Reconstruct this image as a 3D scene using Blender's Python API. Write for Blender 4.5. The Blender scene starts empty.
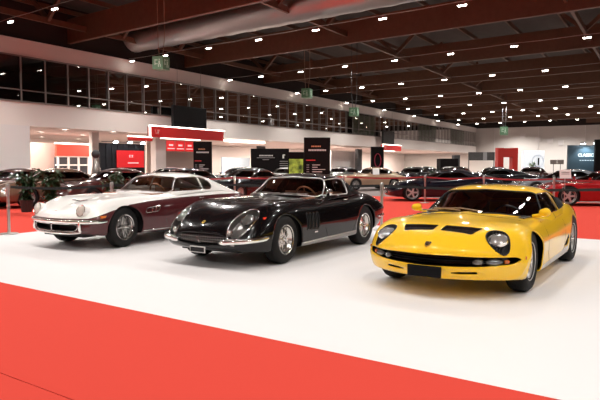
import bpy, bmesh, math, random
import numpy as np
from mathutils import Vector, Matrix
random.seed(7); rng = np.random.RandomState(7)
C = bpy.context.scene.collection
PI = math.pi

# ------------------------------------------------------------ camera and hall axes
FPX, EYE, PITCH = 600.0, 1.355, 0.0583
WX = np.array([.5195, .8545])                 # along the long window wall
BX = np.array([.7924, -.6100])                # along the roof beams
NX = np.array([.8545, -.5195])                # square to the window wall
def hall(a, n, z=0.0):                        # a along the wall, n along the beams
    p = WX*a + BX*n
    return Vector((p[0], p[1], z))
def nw(n, w, z=0.0):
    p = WX*w + NX*n
    return Vector((p[0], p[1], z))
def ray(x, y):
    u = (x-300)/FPX; v = -(y-200)/FPX
    return np.array([u, math.cos(PITCH)+v*math.sin(PITCH), -math.sin(PITCH)+v*math.cos(PITCH)])
def at_n(x, y, n):
    r = ray(x, y); t = n/(r[:2]@NX); return Vector((r*t+[0, 0, EYE]).tolist())
def at_y(x, y, Y):
    r = ray(x, y); t = Y/r[1]; return Vector((r*t+[0, 0, EYE]).tolist())
def at_z(x, y, z):
    r = ray(x, y); t = (z-EYE)/r[2]; return Vector((r*t+[0, 0, EYE]).tolist())
WYAW = math.atan2(WX[1], WX[0])
BYAW = math.atan2(BX[1], BX[0])

# ------------------------------------------------------------ materials
MATS = {}
def mat(name, col, rough=.5, metal=0., coat=0., emit=None, estr=0., bump=0., bscale=30., spec=.5, alpha=None, noise=0.):
    if name in MATS: return MATS[name]
    m = bpy.data.materials.new(name); m.use_nodes = True
    nt = m.node_tree; b = nt.nodes['Principled BSDF']
    b.inputs['Base Color'].default_value = (*col, 1)
    b.inputs['Roughness'].default_value = rough
    b.inputs['Metallic'].default_value = metal
    b.inputs['Coat Weight'].default_value = coat
    b.inputs['Coat Roughness'].default_value = .03
    b.inputs['Specular IOR Level'].default_value = spec
    if emit is not None:
        b.inputs['Emission Color'].default_value = (*emit, 1); b.inputs['Emission Strength'].default_value = estr
    if bump > 0 or noise > 0:
        tc = nt.nodes.new('ShaderNodeTexCoord'); nz = nt.nodes.new('ShaderNodeTexNoise')
        nz.inputs['Scale'].default_value = bscale; nz.inputs['Detail'].default_value = 4
        nt.links.new(tc.outputs['Object'], nz.inputs['Vector'])
        if bump > 0:
            bp = nt.nodes.new('ShaderNodeBump'); bp.inputs['Strength'].default_value = bump; bp.inputs['Distance'].default_value = .02
            nt.links.new(nz.outputs['Fac'], bp.inputs['Height']); nt.links.new(bp.outputs['Normal'], b.inputs['Normal'])
        if noise > 0:
            mx = nt.nodes.new('ShaderNodeMix'); mx.data_type = 'RGBA'
            mx.inputs['A'].default_value = (*[c*(1-noise) for c in col], 1); mx.inputs['B'].default_value = (*[min(1, c*(1+noise)) for c in col], 1)
            nt.links.new(nz.outputs['Fac'], mx.inputs['Factor']); nt.links.new(mx.outputs['Result'], b.inputs['Base Color'])
    MATS[name] = m
    return m
def glassmat(name, tint, through=.5, rough=.02, refl=1.0):
    """thin sheet glass: dark tint you see through, with mirror reflection by angle"""
    if name in MATS: return MATS[name]
    m = bpy.data.materials.new(name); m.use_nodes = True; nt = m.node_tree; nt.nodes.clear()
    out = nt.nodes.new('ShaderNodeOutputMaterial'); mix = nt.nodes.new('ShaderNodeMixShader')
    tr = nt.nodes.new('ShaderNodeBsdfTransparent'); gl = nt.nodes.new('ShaderNodeBsdfGlossy')
    fr = nt.nodes.new('ShaderNodeFresnel'); fr.inputs['IOR'].default_value = 1.5
    mu = nt.nodes.new('ShaderNodeMath'); mu.operation = 'MULTIPLY'; mu.inputs[1].default_value = refl; mu.use_clamp = True
    tr.inputs['Color'].default_value = (*[c*through for c in tint], 1)
    gl.inputs['Roughness'].default_value = rough
    nt.links.new(fr.outputs[0], mu.inputs[0]); nt.links.new(mu.outputs[0], mix.inputs[0])
    nt.links.new(tr.outputs[0], mix.inputs[1]); nt.links.new(gl.outputs[0], mix.inputs[2]); nt.links.new(mix.outputs[0], out.inputs[0])
    MATS[name] = m
    return m
def paint(name, col, rough=.28, coat=1.0): return mat(name, col, rough, coat=coat, spec=.08)

TRIM = mat('bright trim', (.8, .78, .76), .3, .9)
CHROME = mat('chrome', (.78, .76, .74), .12, 1.)
STEEL = mat('brushed steel', (.55, .53, .50), .35, 1.)
RUBBER = mat('tyre rubber', (.009, .0085, .0085), .7, spec=.25, bump=.15, bscale=60)
BLACK = mat('matt black', (.008, .008, .009), .7)
GLOSSB = mat('gloss black', (.006, .006, .007), .25)
DARKGREY = mat('dark grey', (.05, .05, .052), .6)
LEATHER_T = mat('tan leather', (.30, .11, .05), .45, bump=.1)
LEATHER_B = mat('black leather', (.02, .017, .016), .4, bump=.1)
LENS = mat('headlamp glass', (.36, .345, .32), .1, .45, coat=1.)
LENSD = mat('smoked lamp glass', (.11, .105, .10), .12, .3, coat=1.)
REFLECTOR = mat('lamp reflector', (.75, .73, .7), .16, .9)
AMBER = mat('amber lens', (.75, .16, .02), .2, coat=1.)
REDLENS = mat('red lens', (.5, .01, .008), .2, coat=1.)
MAGWHEEL = mat('cast wheel metal', (.52, .50, .48), .4, .55)
CARGLASS = glassmat('car glass', (.95, .92, .88), .85, .01, 1.3)
CARGLASS_D = glassmat('dark car glass', (.8, .74, .68), .22, .01, 1.3)
WHITE = mat('white', (.8, .78, .75), .5)

# ------------------------------------------------------------ mesh helpers
def mk(name, verts, faces, mats, parent=None, mi=None, smooth=True, loc=None, rot=None, solid=0., soff=-1):
    me = bpy.data.meshes.new(name)
    me.from_pydata([tuple(v) for v in verts], [], [tuple(int(i) for i in f) for f in faces])
    if not isinstance(mats, (list, tuple)): mats = [mats]
    for m in mats: me.materials.append(m)
    if mi is not None: me.polygons.foreach_set('material_index', np.array(mi, dtype=np.int32))
    if smooth: me.polygons.foreach_set('use_smooth', np.ones(len(me.polygons), dtype=bool))
    me.update()
    o = bpy.data.objects.new(name, me); C.objects.link(o)
    if parent: o.parent = parent
    if loc is not None: o.location = loc
    if rot is not None: o.rotation_euler = rot
    if solid:
        s = o.modifiers.new('thickness', 'SOLIDIFY'); s.thickness = solid; s.offset = soff
    return o
class MB:
    """collects shapes for one mesh"""
    def __init__(s): s.v = []; s.f = []; s.mi = []; s.sm = True
    def add(s, v, f, m=0):
        o = len(s.v); s.v += [tuple(map(float, p)) for p in v]; s.f += [tuple(int(i)+o for i in q) for q in f]; s.mi += [m]*len(f); return s
    def box(s, c, d, m=0, M=None):
        x, y, z = [k/2 for k in d]
        v = [Vector((sx*x, sy*y, sz*z)) for sz in (-1, 1) for sy in (-1, 1) for sx in (-1, 1)]
        if M is not None: v = [M @ p for p in v]
        v = [p+Vector(c) for p in v]
        return s.add(v, [(0, 2, 3, 1), (4, 5, 7, 6), (0, 1, 5, 4), (2, 6, 7, 3), (0, 4, 6, 2), (1, 3, 7, 5)], m)
    def boxab(s, a, b, m=0):
        return s.box([(a[i]+b[i])/2 for i in range(3)], [abs(a[i]-b[i]) for i in range(3)], m)
    def bar(s, p, q, w, h, m=0, up=(0, 0, 1)):
        p = Vector(p); q = Vector(q); d = (q-p); L = d.length; d.normalize(); u = Vector(up)
        sd = d.cross(u)
        if sd.length < 1e-4: sd = d.cross(Vector((1, 0, 0)))
        sd.normalize(); u = sd.cross(d)
        v = [P+sd*(a*w/2)+u*(b*h/2) for P in (p, q) for a, b in ((-1, -1), (1, -1), (1, 1), (-1, 1))]
        return s.add(v, [(3, 2, 1, 0), (4, 5, 6, 7), (0, 1, 5, 4), (1, 2, 6, 5), (2, 3, 7, 6), (3, 0, 4, 7)], m)
    def tube(s, pts, r, n=8, m=0, closed=False, sx=1., caps=True):
        pts = [Vector(p) for p in pts]
        N = len(pts); rings = []
        rr = r if hasattr(r, '__len__') else [r]*N
        prev = None
        for i, p in enumerate(pts):
            a = pts[(i-1) % N] if (closed or i > 0) else p
            b = pts[(i+1) % N] if (closed or i < N-1) else p
            t = (b-a)
            if t.length < 1e-9: t = Vector((1, 0, 0))
            t.normalize()
            if prev is None:
                u = Vector((0, 0, 1)) if abs(t.z) < .9 else Vector((1, 0, 0))
            else: u = prev
            u = (u-t*u.dot(t))
            if u.length < 1e-5: u = t.orthogonal()
            u.normalize(); prev = u; w = t.cross(u)
            rings.append([p+(u*math.cos(k*2*PI/n)+w*math.sin(k*2*PI/n)*sx)*rr[i] for k in range(n)])
        v = [q for ring in rings for q in ring]; f = []
        for i in range(N if closed else N-1):
            for k in range(n):
                j = (i+1) % N; f.append((i*n+k, i*n+(k+1) % n, j*n+(k+1) % n, j*n+k))
        if not closed and caps: f += [tuple(range(n))[::-1], tuple((N-1)*n+k for k in range(n))]
        return s.add(v, f, m)
    def lathe(s, prof, n=32, m=0, axis='y', c=(0, 0, 0), M=None):
        """prof: (radius, height); revolved around axis through c"""
        v = []; f = []
        for r, h in prof:
            for k in range(n):
                a = k*2*PI/n; x, z = r*math.cos(a), r*math.sin(a)
                p = Vector((x, h, z)) if axis == 'y' else (Vector((x, z, h)) if axis == 'z' else Vector((h, x, z)))
                if M is not None: p = M @ p
                v.append(p+Vector(c))
        for i in range(len(prof)-1):
            for k in range(n): f.append((i*n+k, i*n+(k+1) % n, (i+1)*n+(k+1) % n, (i+1)*n+k))
        return s.add(v, f, m)
    def prism(s, poly, d, m=0, M=None, off=(0, 0, 0)):
        """poly: 2D (x,z) outline extruded along y by d"""
        n = len(poly)
        v = [Vector((p[0], -d/2, p[1])) for p in poly]+[Vector((p[0], d/2, p[1])) for p in poly]
        if M is not None: v = [M @ p for p in v]
        v = [p+Vector(off) for p in v]
        return s.add(v, [tuple(range(n)), tuple(range(2*n-1, n-1, -1))]+[(i, i+n, (i+1) % n+n, (i+1) % n) for i in range(n)], m)
    def build(s, name, mats, parent=None, smooth=False, **k):
        o = mk(name, s.v, s.f, mats, parent, s.mi, smooth, **k)
        bm = bmesh.new(); bm.from_mesh(o.data); bmesh.ops.recalc_face_normals(bm, faces=bm.faces); bm.to_mesh(o.data); bm.free()
        return o
def sphere(mb, c, r, m=0, n=12, sc=(1, 1, 1), M=None):
    prof = []
    v = []; f = []
    R = n//2+1
    for i in range(R+1):
        t = PI*i/R
        for k in range(n):
            a = 2*PI*k/n
            p = Vector((math.sin(t)*math.cos(a)*r*sc[0], math.sin(t)*math.sin(a)*r*sc[1], math.cos(t)*r*sc[2]))
            if M is not None: p = M @ p
            v.append(p+Vector(c))
    for i in range(R):
        for k in range(n): f.append((i*n+k, (i+1)*n+k, (i+1)*n+(k+1) % n, i*n+(k+1) % n))
    mb.add(v, f, m)
def smoothed(o, ang=.6):
    for p in o.data.polygons: p.use_smooth = True
    try:
        o.data.set_sharp_from_angle(angle=ang)
    except Exception: pass
    return o
def tag(o, label=None, cat=None, group=None, kind=None):
    if label: o['label'] = label
    if cat: o['category'] = cat
    if group: o['group'] = group
    if kind: o['kind'] = kind
    return o
def thing(name, label, cat, loc=(0, 0, 0), rz=0., group=None):
    o = bpy.data.objects.new(name, None); C.objects.link(o); o.location = loc; o.rotation_euler = (0, 0, rz)
    o.empty_display_size = .2
    return tag(o, label, cat, group)
def copy_tree(o, parent=None):
    c = o.copy(); C.objects.link(c)
    c.parent = parent
    for ch in list(o.children): copy_tree(ch, c)
    return c
def struct(o): o['kind'] = 'structure'; return o
def text_obj(name, body, size, m, parent, loc, rot, align='CENTER', ext=.003, bold=0.):
    cu = bpy.data.curves.new(name, 'FONT'); cu.body = body; cu.size = size; cu.align_x = align; cu.align_y = 'CENTER'; cu.extrude = ext; cu.offset = bold
    t = bpy.data.objects.new(name, cu); C.objects.link(t)
    dg = bpy.context.evaluated_depsgraph_get(); dg.update()
    me = bpy.data.meshes.new_from_object(t.evaluated_get(dg)); bpy.data.objects.remove(t)
    me.materials.clear(); me.materials.append(m)
    o = bpy.data.objects.new(name, me); C.objects.link(o); o.parent = parent; o.location = loc; o.rotation_euler = rot
    return o

# ------------------------------------------------------------ shells: lofted skins that panels are cut from
def pchip(x, y, xn):
    x = np.asarray(x, float); y = np.asarray(y, float)
    h = np.diff(x); d = np.diff(y)/h; n = len(x); m = np.zeros(n)
    if n == 2: return y[0]+(xn-x[0])*d[0]
    for i in range(1, n-1):
        if d[i-1]*d[i] > 0:
            w1 = 2*h[i]+h[i-1]; w2 = h[i]+2*h[i-1]; m[i] = (w1+w2)/(w1/d[i-1]+w2/d[i])
    m[0] = d[0]; m[-1] = d[-1]
    xn = np.clip(xn, x[0], x[-1]); k = np.clip(np.searchsorted(x, xn)-1, 0, n-2)
    t = (xn-x[k])/h[k]
    return (2*t**3-3*t**2+1)*y[k]+(t**3-2*t**2+t)*h[k]*m[k]+(-2*t**3+3*t**2)*y[k+1]+(t**3-t**2)*h[k]*m[k+1]
def pip(P, poly):
    x, y = P[:, 0], P[:, 1]; ins = np.zeros(len(P), bool); n = len(poly)
    for i in range(n):
        x1, y1 = poly[i]; x2, y2 = poly[(i+1) % n]
        if y1 == y2: continue
        c = ((y1 > y) != (y2 > y)) & (x < (x2-x1)*(y-y1)/(y2-y1)+x1); ins ^= c
    return ins
def near_poly(P, poly):
    best = np.full(len(P), 1e9); out = P.copy(); n = len(poly)
    for i in range(n):
        a = np.array(poly[i]); b = np.array(poly[(i+1) % n]); d = b-a; L = d@d
        if L < 1e-12: continue
        t = np.clip(((P-a)@d)/L, 0, 1); q = a+t[:, None]*d; dd = ((P-q)**2).sum(1)
        k = dd < best; best[k] = dd[k]; out[k] = q[k]
    return out
class Shell:
    def __init__(s, G):
        nu, nv = G.shape[:2]
        s.V = G.reshape(-1, 3).copy(); idx = np.arange(nu*nv).reshape(nu, nv)
        s.F = np.stack([idx[:-1, :-1], idx[1:, :-1], idx[1:, 1:], idx[:-1, 1:]], -1).reshape(-1, 4)
        s.tag = np.array(['body']*len(s.F), dtype='U20'); s.locked = np.zeros(len(s.V), bool)
        s.zero = np.abs(s.V[:, 1]) < 1e-6
        s.normals()
    def normals(s):
        a, b, c, d = [s.V[s.F[:, i]] for i in range(4)]
        fn = np.cross(c-a, d-b)
        N = np.zeros_like(s.V)
        for i in range(4): np.add.at(N, s.F[:, i], fn)
        N /= np.linalg.norm(N, axis=1)[:, None]+1e-12
        fn = fn/(np.linalg.norm(fn, axis=1)[:, None]+1e-12)
        # orient outwards: away from the core line
        core = s.V.copy(); core[:, 1] = 0; core[:, 2] = .5
        if ((s.V-core)*N).sum() < 0: N = -N; fn = -fn; s.F = s.F[:, ::-1]
        s.N = N; s.FN = fn
    def cut(s, name, axes, poly, cond=None, on=('body',), snap=True):
        c = s.V[s.F].mean(1); ok = np.isin(s.tag, on)
        if cond is not None: ok &= cond(c, s.FN)
        a, b = axes; k = [i for i in range(3) if i not in axes][0]
        ins = ok.copy(); ins[ok] = pip(c[ok][:, [a, b]], poly)
        if not ins.any(): return 0
        if snap:
            vi = np.zeros(len(s.V), bool); vi[s.F[ins].ravel()] = True
            vo = np.zeros(len(s.V), bool); vo[s.F[~ins].ravel()] = True
            ed = np.where(vi & vo & ~s.locked)[0]
            P = s.V[ed][:, [a, b]]; Q = near_poly(P, poly); d = Q-P
            L = np.linalg.norm(d, axis=1); good = L < .05
            nk = s.N[ed][:, k]; nk = np.where(np.abs(nk) < .3, np.sign(nk+1e-9)*1e9, nk)
            dk = -(s.N[ed][:, a]*d[:, 0]+s.N[ed][:, b]*d[:, 1])/nk
            e = ed[good]
            s.V[e, a] = Q[good, 0]; s.V[e, b] = Q[good, 1]; s.V[e, k] += np.clip(dk[good], -.04, .04)
            s.V[s.zero, 1] = 0; s.locked[ed] = True
        s.tag[ins] = name
        return int(ins.sum())
    def piece(s, tags, side=0, off=0., shift=(0, 0, 0)):
        """side 0: both halves in one mesh, 1: +y only, -1: mirrored only"""
        if isinstance(tags, str): tags = [tags]
        sel = np.isin(s.tag, tags); F = s.F[sel]; used = np.unique(F); mp = -np.ones(len(s.V), int); mp[used] = np.arange(len(used))
        V = s.V[used]+s.N[used]*off+np.array(shift); F = mp[F]; T = s.tag[sel]
        if side == 1: return V, F, T
        Vm = V*np.array([1, -1, 1]); Fm = F[:, ::-1]
        if side == -1: return Vm, Fm, T
        z = s.zero[used]; mm = np.where(z, np.arange(len(V)), 0); nz = np.where(~z)[0]; mm[nz] = len(V)+np.arange(len(nz))
        V[z, 1] = 0
        return np.vstack([V, Vm[nz]]), np.vstack([F, mm[Fm]]), np.concatenate([T, T])
def loops_of(V, F):
    E = {}
    for f in F:
        n = len(f)
        for i in range(n):
            a, b = int(f[i]), int(f[(i+1) % n])
            if a == b: continue
            if (b, a) in E: del E[(b, a)]
            else: E[(a, b)] = 1
    nxt = {}
    for a, b in E: nxt.setdefault(a, []).append(b)
    out = []
    while nxt:
        a = next(iter(nxt)); L = [a]; cur = a
        while cur in nxt:
            b = nxt[cur].pop()
            if not nxt[cur]: del nxt[cur]
            if b == L[0]: break
            L.append(b); cur = b
        if len(L) > 3: out.append(L)
    return out
def smooth_loop(P, it=2):
    P = np.array(P, float)
    for _ in range(it): P = P*.5+(np.roll(P, 1, 0)+np.roll(P, -1, 0))*.25
    # resample evenly to lose doubled points
    Q = np.vstack([P, P[:1]]); d = np.r_[0, np.cumsum(np.linalg.norm(np.diff(Q, axis=0), axis=1))]
    n = max(8, int(d[-1]/.03)); t = np.linspace(0, d[-1], n+1)[:-1]
    return np.stack([np.interp(t, d, Q[:, i]) for i in range(3)], 1)
def trim_of(V, F, r, m, name, parent, n=6, out=0., it=1):
    mb = MB()
    for L in loops_of(V, F):
        if len(L) < 6: continue
        mb.tube(smooth_loop(V[L], it), r, n, 0, True)
    return mb.build(name, m, parent, smooth=True) if mb.v else None
def recess(V, F, d, mats, name, parent, drop=(0, 0, 0)):
    """box-like cavity behind an opening: walls + back plate"""
    V = np.array(V); W = V+np.array(d); n = len(V); f = [tuple(int(i)+n for i in q) for q in F]; mi = [0]*len(f)
    for L in loops_of(V, F):
        for i in range(len(L)): a, b = L[i], L[(i+1) % len(L)]; f.append((a, b, b+n, a+n)); mi.append(0)
    return mk(name, np.vstack([V, W]), f, mats, parent, mi, False)
def ell(cx, cy, rx, ry, n=40, rot=0., p=2.):
    out = []
    for k in range(n):
        a = 2*PI*k/n; c, s_ = math.cos(a), math.sin(a)
        x = rx*math.copysign(abs(c)**(2/p), c); y = ry*math.copysign(abs(s_)**(2/p), s_)
        out.append((cx+x*math.cos(rot)-y*math.sin(rot), cy+x*math.sin(rot)+y*math.cos(rot)))
    return out
def rpoly(pts, r=.03, n=4):
    out = []; N = len(pts)
    for i in range(N):
        p = np.array(pts[i], float); a = np.array(pts[i-1], float)-p; b = np.array(pts[(i+1) % N], float)-p
        la, lb = np.linalg.norm(a), np.linalg.norm(b); rr = min(r, la*.45, lb*.45); A = p+a/la*rr; B = p+b/lb*rr
        for k in range(n+1):
            t = k/n; out.append(tuple((1-t)**2*A+2*t*(1-t)*p+t*t*B))
    return out
def closed_grid(ST, zc_front, zc_rear, du=.03, nv=64, smooth=3):
    """stations: x, sweep, q, T, F, Fy, W, M, Wb, B (x falling)"""
    A = np.array(ST, float); x = A[:, 0]
    ch = np.r_[0, np.cumsum(np.sqrt(np.diff(x)**2+(np.diff(A[:, 2])*.22)**2+(np.diff(A[:, 1])*.3)**2))]
    nu = int(ch[-1]/du)+1; u = np.linspace(0, ch[-1], nu)
    R = np.stack([pchip(ch, A[:, k], u) for k in range(A.shape[1])], 1)
    G = np.zeros((nu, nv, 3))
    for i, (xx, sb, q, T, Fz, Fy, W, M, Wb, B) in enumerate(R):
        yy = [0, Fy*.5, Fy, Fy+(W-Fy)*.66, W, W-(W-Wb)*.30, Wb, Wb-.06, 0]
        zz = [T, T+(Fz-T)*.62+.006, Fz, Fz-(Fz-M)*.30, M, (M+B)*.5, B+.015, B, B]
        c = np.r_[0, np.cumsum(np.hypot(np.diff(yy), np.diff(zz)))]; c = np.maximum.accumulate(c+np.arange(len(c))*1e-5)
        # same share of points for every stretch so rows run cleanly along the car
        share = [0, .14, .28, .43, .56, .73, .88, .91, 1.0]
        v = np.linspace(0, 1, nv)
        y = pchip(share, yy, v); z = pchip(share, zz, v)
        zc = zc_front if xx > 0 else zc_rear
        z = zc+(z-zc)*q
        G[i, :, 0] = xx-sb*(y/.85)**2*np.sign(xx); G[i, :, 1] = y; G[i, :, 2] = z
    for _ in range(smooth):
        H = G.copy()
        H[1:-1] = G[1:-1]*.5+(G[:-2]+G[2:])*.25
        K = H.copy(); K[:, 1:-1] = H[:, 1:-1]*.5+(H[:, :-2]+H[:, 2:])*.25
        K[:, 0, 2] = H[:, 0, 2]*.5+H[:, 1, 2]*.5; K[:, 0, 1] = 0; K[:, -1, 1] = 0
        G = K
    return G
def top_grid(ST, du=.03, nv=44, smooth=2):
    """greenhouse stations: x, sweep, T, Ry, Rz, By, Bz"""
    A = np.array(ST, float); x = A[:, 0]
    ch = np.r_[0, np.cumsum(np.sqrt(np.diff(x)**2+np.diff(A[:, 2])**2))]
    nu = int(ch[-1]/du)+1; u = np.linspace(0, ch[-1], nu)
    R = np.stack([pchip(ch, A[:, k], u) for k in range(A.shape[1])], 1)
    G = np.zeros((nu, nv, 3))
    for i, (xx, sb, T, Ry, Rz, By, Bz) in enumerate(R):
        yy = [0, Ry*.55, Ry*.93, Ry+.015, Ry+(By-Ry)*.5+.01, By]
        zz = [T, T-(T-Rz)*.25, Rz+.004, Rz-.03*min(1, (Rz-Bz)/.2), Rz-(Rz-Bz)*.5, Bz]
        v = np.linspace(0, 1, nv); share = [0, .27, .44, .52, .76, 1]
        y = pchip(share, yy, v); z = pchip(share, zz, v)
        G[i, :, 0] = xx-sb*(y/.6)**2; G[i, :, 1] = y; G[i, :, 2] = z
    for _ in range(smooth):
        H = G.copy(); H[1:-1] = G[1:-1]*.5+(G[:-2]+G[2:])*.25
        K = H.copy(); K[:, 1:-1] = H[:, 1:-1]*.5+(H[:, :-2]+H[:, 2:])*.25; K[:, 0, 1] = 0
        G = K
    return G

# ------------------------------------------------------------ wheels
def make_wheel(parent, x, y, r, kind, side, steer=0., width=.19, rim_r=.205, metal=CHROME, loc_z=None):
    """side +1: outside faces +y. wheel > tyre, knock_off"""
    R = rim_r; h = width/2
    mb = MB()
    # rim barrel and lips
    mb.lathe([(R-.004, h-.005), (R+.006, h+.002), (R+.012, h-.004), (R+.004, h-.014), (R-.012, h-.03), (R-.022, h-.07), (R-.03, -h*.6), (R-.002, -h+.01)], 40)
    if kind == 'wire':
        mb.lathe([(.0, h-.035), (.03, h-.037), (.04, h-.05), (.042, -.01), (.03, -.03), (0, -.03)], 20)
        for k in range(36):
            a = 2*PI*k/36; a2 = a+(.34 if k % 2 else -.34)
            hy = h-.045 if k % 3 else .0
            mb.tube([(.04*math.cos(a2), hy, .04*math.sin(a2)), ((R-.012)*math.cos(a), h-.03-(.03 if k % 3 == 0 else 0), (R-.012)*math.sin(a))], .0032, 5)
        back = True
    elif kind == 'dish':      # cast wheel, sunk dish with ten slots between ribs
        mb.lathe([(R-.014, h-.03), (R-.035, h-.055), (R-.045, h-.085)], 40)
        for k in range(10):
            a = 2*PI*k/10
            M = Matrix.Rotation(-a, 4, 'Y')
            mb.prism([(.05, -.022), (R-.04, -.016), (R-.02, 0), (R-.04, .016), (.05, .022)], .022, 0, M, (0, h-.078, 0))
        mb.lathe([(0, h-.048), (.045, h-.05), (.06, h-.062), (.066, h-.09)], 24)
    elif kind == 'mag':       # Miura-like magnesium wheel with deep-set spokes
        mb.lathe([(R-.012, h-.02), (R-.03, h-.035), (R-.04, h-.06)], 40)
        for k in range(6):
            a = 2*PI*k/6
            M = Matrix.Rotation(-a, 4, 'Y')
            mb.prism([(.04, -.045), (R-.07, -.03), (R-.02, -.05), (R-.02, .05), (R-.07, .03), (.04, .045)], .028, 0, M, (0, h-.048, 0))
        mb.lathe([(0, h-.02), (.04, h-.022), (.056, h-.04), (.06, h-.08)], 24)
    else:                     # five fat spokes
        mb.lathe([(R-.01, h-.02), (R-.025, h-.03)], 32)
        for k in range(5):
            M = Matrix.Rotation(-2*PI*k/5+.3, 4, 'Y')
            mb.prism([(.02, -.035), (R*.6, -.026), (R-.01, -.045), (R-.01, .045), (R*.6, .026), (.02, .035)], .03, 0, M, (0, h-.03, 0))
        mb.lathe([(0, h-.008), (.035, h-.012), (.05, h-.03)], 16)
    rim = mb.build('wheel', metal, parent, smooth=True); smoothed(rim, .7)
    bd = MB(); bd.lathe([(.0, h-.125), (R-.03, h-.125)], 24)
    bd.lathe([(.06, h-.10), (.15, h-.10)], 24, 1)
    b = bd.build('brake_disc', [BLACK, DARKGREY], rim)
    t = MB()
    t.lathe([(R-.02, -h+.01), (R+.01, -h), (R+.05, -h-.012), (r-.03, -h-.006), (r-.006, -h+.018), (r, -h+.045), (r+.002, 0), (r, h-.045), (r-.006, h-.018), (r-.03, h+.006), (R+.05, h+.012), (R+.018, h+.004), (R+.004, h-.006), (R-.02, h-.012)], 48)
    ty = t.build('tyre', RUBBER, rim, smooth=True)
    g = MB()
    for gy in (-.045, -.015, .015, .045):
        g.lathe([(r+.0035, gy-.009), (r+.0045, gy), (r+.0035, gy+.009)], 48)
    gg = g.build('tread', RUBBER, rim, smooth=True)
    if kind in ('wire', 'dish', 'mag'):
        k = MB(); k.lathe([(0, h+.012), (.018, h+.010), (.03, h-.006), (.034, h-.045)], 16)
        for q in range(3 if kind != 'wire' else 2):
            a = 2*PI*q/(3 if kind != 'wire' else 2)+.5
            k.bar((0, h-.008, 0), (.075*math.cos(a), h-.006, .075*math.sin(a)), .022, .014, 0, up=(0, 1, 0))
        smoothed(k.build('knock_off', CHROME, rim), .6)
    rim.location = (x, y, r+.005)
    rim.rotation_euler = (0, .3*x, (0 if side > 0 else PI)+steer)
    return rim
def wheel_well(mb, x, side, R, z, yin, yout, zmin):
    pts = []
    for k in range(17):
        a = PI*k/16*1.16-.08*PI
        pts.append((x+R*math.cos(a), z+R*math.sin(a)))
    n = len(pts)
    v = [(p[0], yin*side, p[1]) for p in pts]+[(p[0], yout*side, p[1]) for p in pts]
    mb.add(v, [(i, i+1, i+1+n, i+n) for i in range(n-1)]+[tuple(range(n))])

def seat(parent, x, y, z, m, w=.44, tilt=.25):
    s = MB(); s.box((0, 0, .08), (.46, w, .14)); s.box((-.26, 0, .36), (.13, w, .56), 0, Matrix.Rotation(-tilt, 4, 'Y'))
    for k in range(-2, 3): s.box((.02, k*.075, .155), (.36, .055, .02)); s.box((-.185, k*.075, .38), (.02, .055, .42), 0, Matrix.Rotation(-tilt, 4, 'Y'))
    o = s.build('seat', m, parent, loc=(x, y, z)); b = o.modifiers.new('bevel', 'BEVEL'); b.width = .03; b.segments = 2
    return smoothed(o)
def steering(parent, x, y, z, r=.18, m=BLACK):
    s = MB(); M = Matrix.Rotation(-1.15, 4, 'Y')
    s.tube([M @ Vector((r*math.cos(k*PI/14), r*math.sin(k*PI/14), 0)) for k in range(28)], .013, 8, 0, True)
    for a in (0, 2.1, 4.2): s.bar(M @ Vector((0, 0, -.02)), M @ Vector((r*math.cos(a), r*math.sin(a), 0)), .02, .006)
    s.tube([M @ Vector((0, 0, .0)), M @ Vector((0, 0, -.25))], .02)
    return smoothed(s.build('steering_wheel', m, parent, loc=(x, y, z)))

class Car: pass
def build_body(name, label, pos, spec):
    """common build: shells, wheel arches, cabin opening, glass, wells, wheels"""
    c = Car(); c.root = thing(name, label, 'car', (pos[0], pos[1], 0), pos[2], spec.get('group'))
    c.spec = spec
    c.B = Shell(closed_grid(spec['body'], spec['zcf'], spec['zcr'], spec.get('du', .025), spec.get('nv', 84)))
    c.G = Shell(top_grid(spec['top'], spec.get('du', .025), spec.get('nvt', 50)))
    R = spec['arch']; zc = spec['archz']
    for wx in (spec['wf'], spec['wr']):
        c.B.cut('hole', (0, 2), ell(wx, zc, R[0 if wx > 0 else 1], R[0 if wx > 0 else 1], 72), lambda p, n: (p[:, 1] > .42) & (p[:, 2] < zc+.42))
    c.B.cut('hole', (0, 1), spec['cabin'], lambda p, n: (p[:, 2] > .6) & (n[:, 2] > .2), snap=False)
    return c
def finish_body(c, paints, lower=None):
    s = c.spec; r = c.root
    # body
    tags = [t for t in np.unique(c.B.tag) if t not in c.skip]
    V, F, T = c.B.piece(tags); mi = [c.tagmat.get(t, 0) for t in T]
    body = mk('body', V, F, paints, r, mi, True, solid=.012)
    gt = [t for t in np.unique(c.G.tag) if t not in c.gskip]
    V, F, T = c.G.piece(gt); mi = [c.tagmat.get(t, 0) for t in T]
    roof = mk('roof', V, F, paints, r, mi, True, solid=.012)
    # wells and underside
    u = MB()
    for wx in (s['wf'], s['wr']):
        for sd in (1, -1): wheel_well(u, wx, sd, s['arch'][0 if wx > 0 else 1]+.012, s['archz'], .50, s['welly'], .15)
    u.boxab((s['tub'][0], -.68, .17), (s['tub'][1], .68, .24)); u.boxab((s['nose'][0], -.5, .20), (s['nose'][1], .5, .46)); u.boxab((s['tail'][0], -.5, .22), (s['tail'][1], .5, .5))
    # bulkheads and door cards of the cabin
    x0, x1 = s['tub']; zt = s['beltz']
    for xx in (x0, x1): u.boxab((xx-.01, -.70, .2), (xx+.01, .70, zt-.02))
    for sd in (1, -1): u.boxab((x0, sd*.69, .2), (x1, sd*.71, zt-.03))
    u.build('underbody', BLACK, r)
    return body
def seam(c, V, F, name, r=.003, parent=None):
    return trim_of(V, F, r, BLACK, name, parent or c.root, 5)
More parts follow.
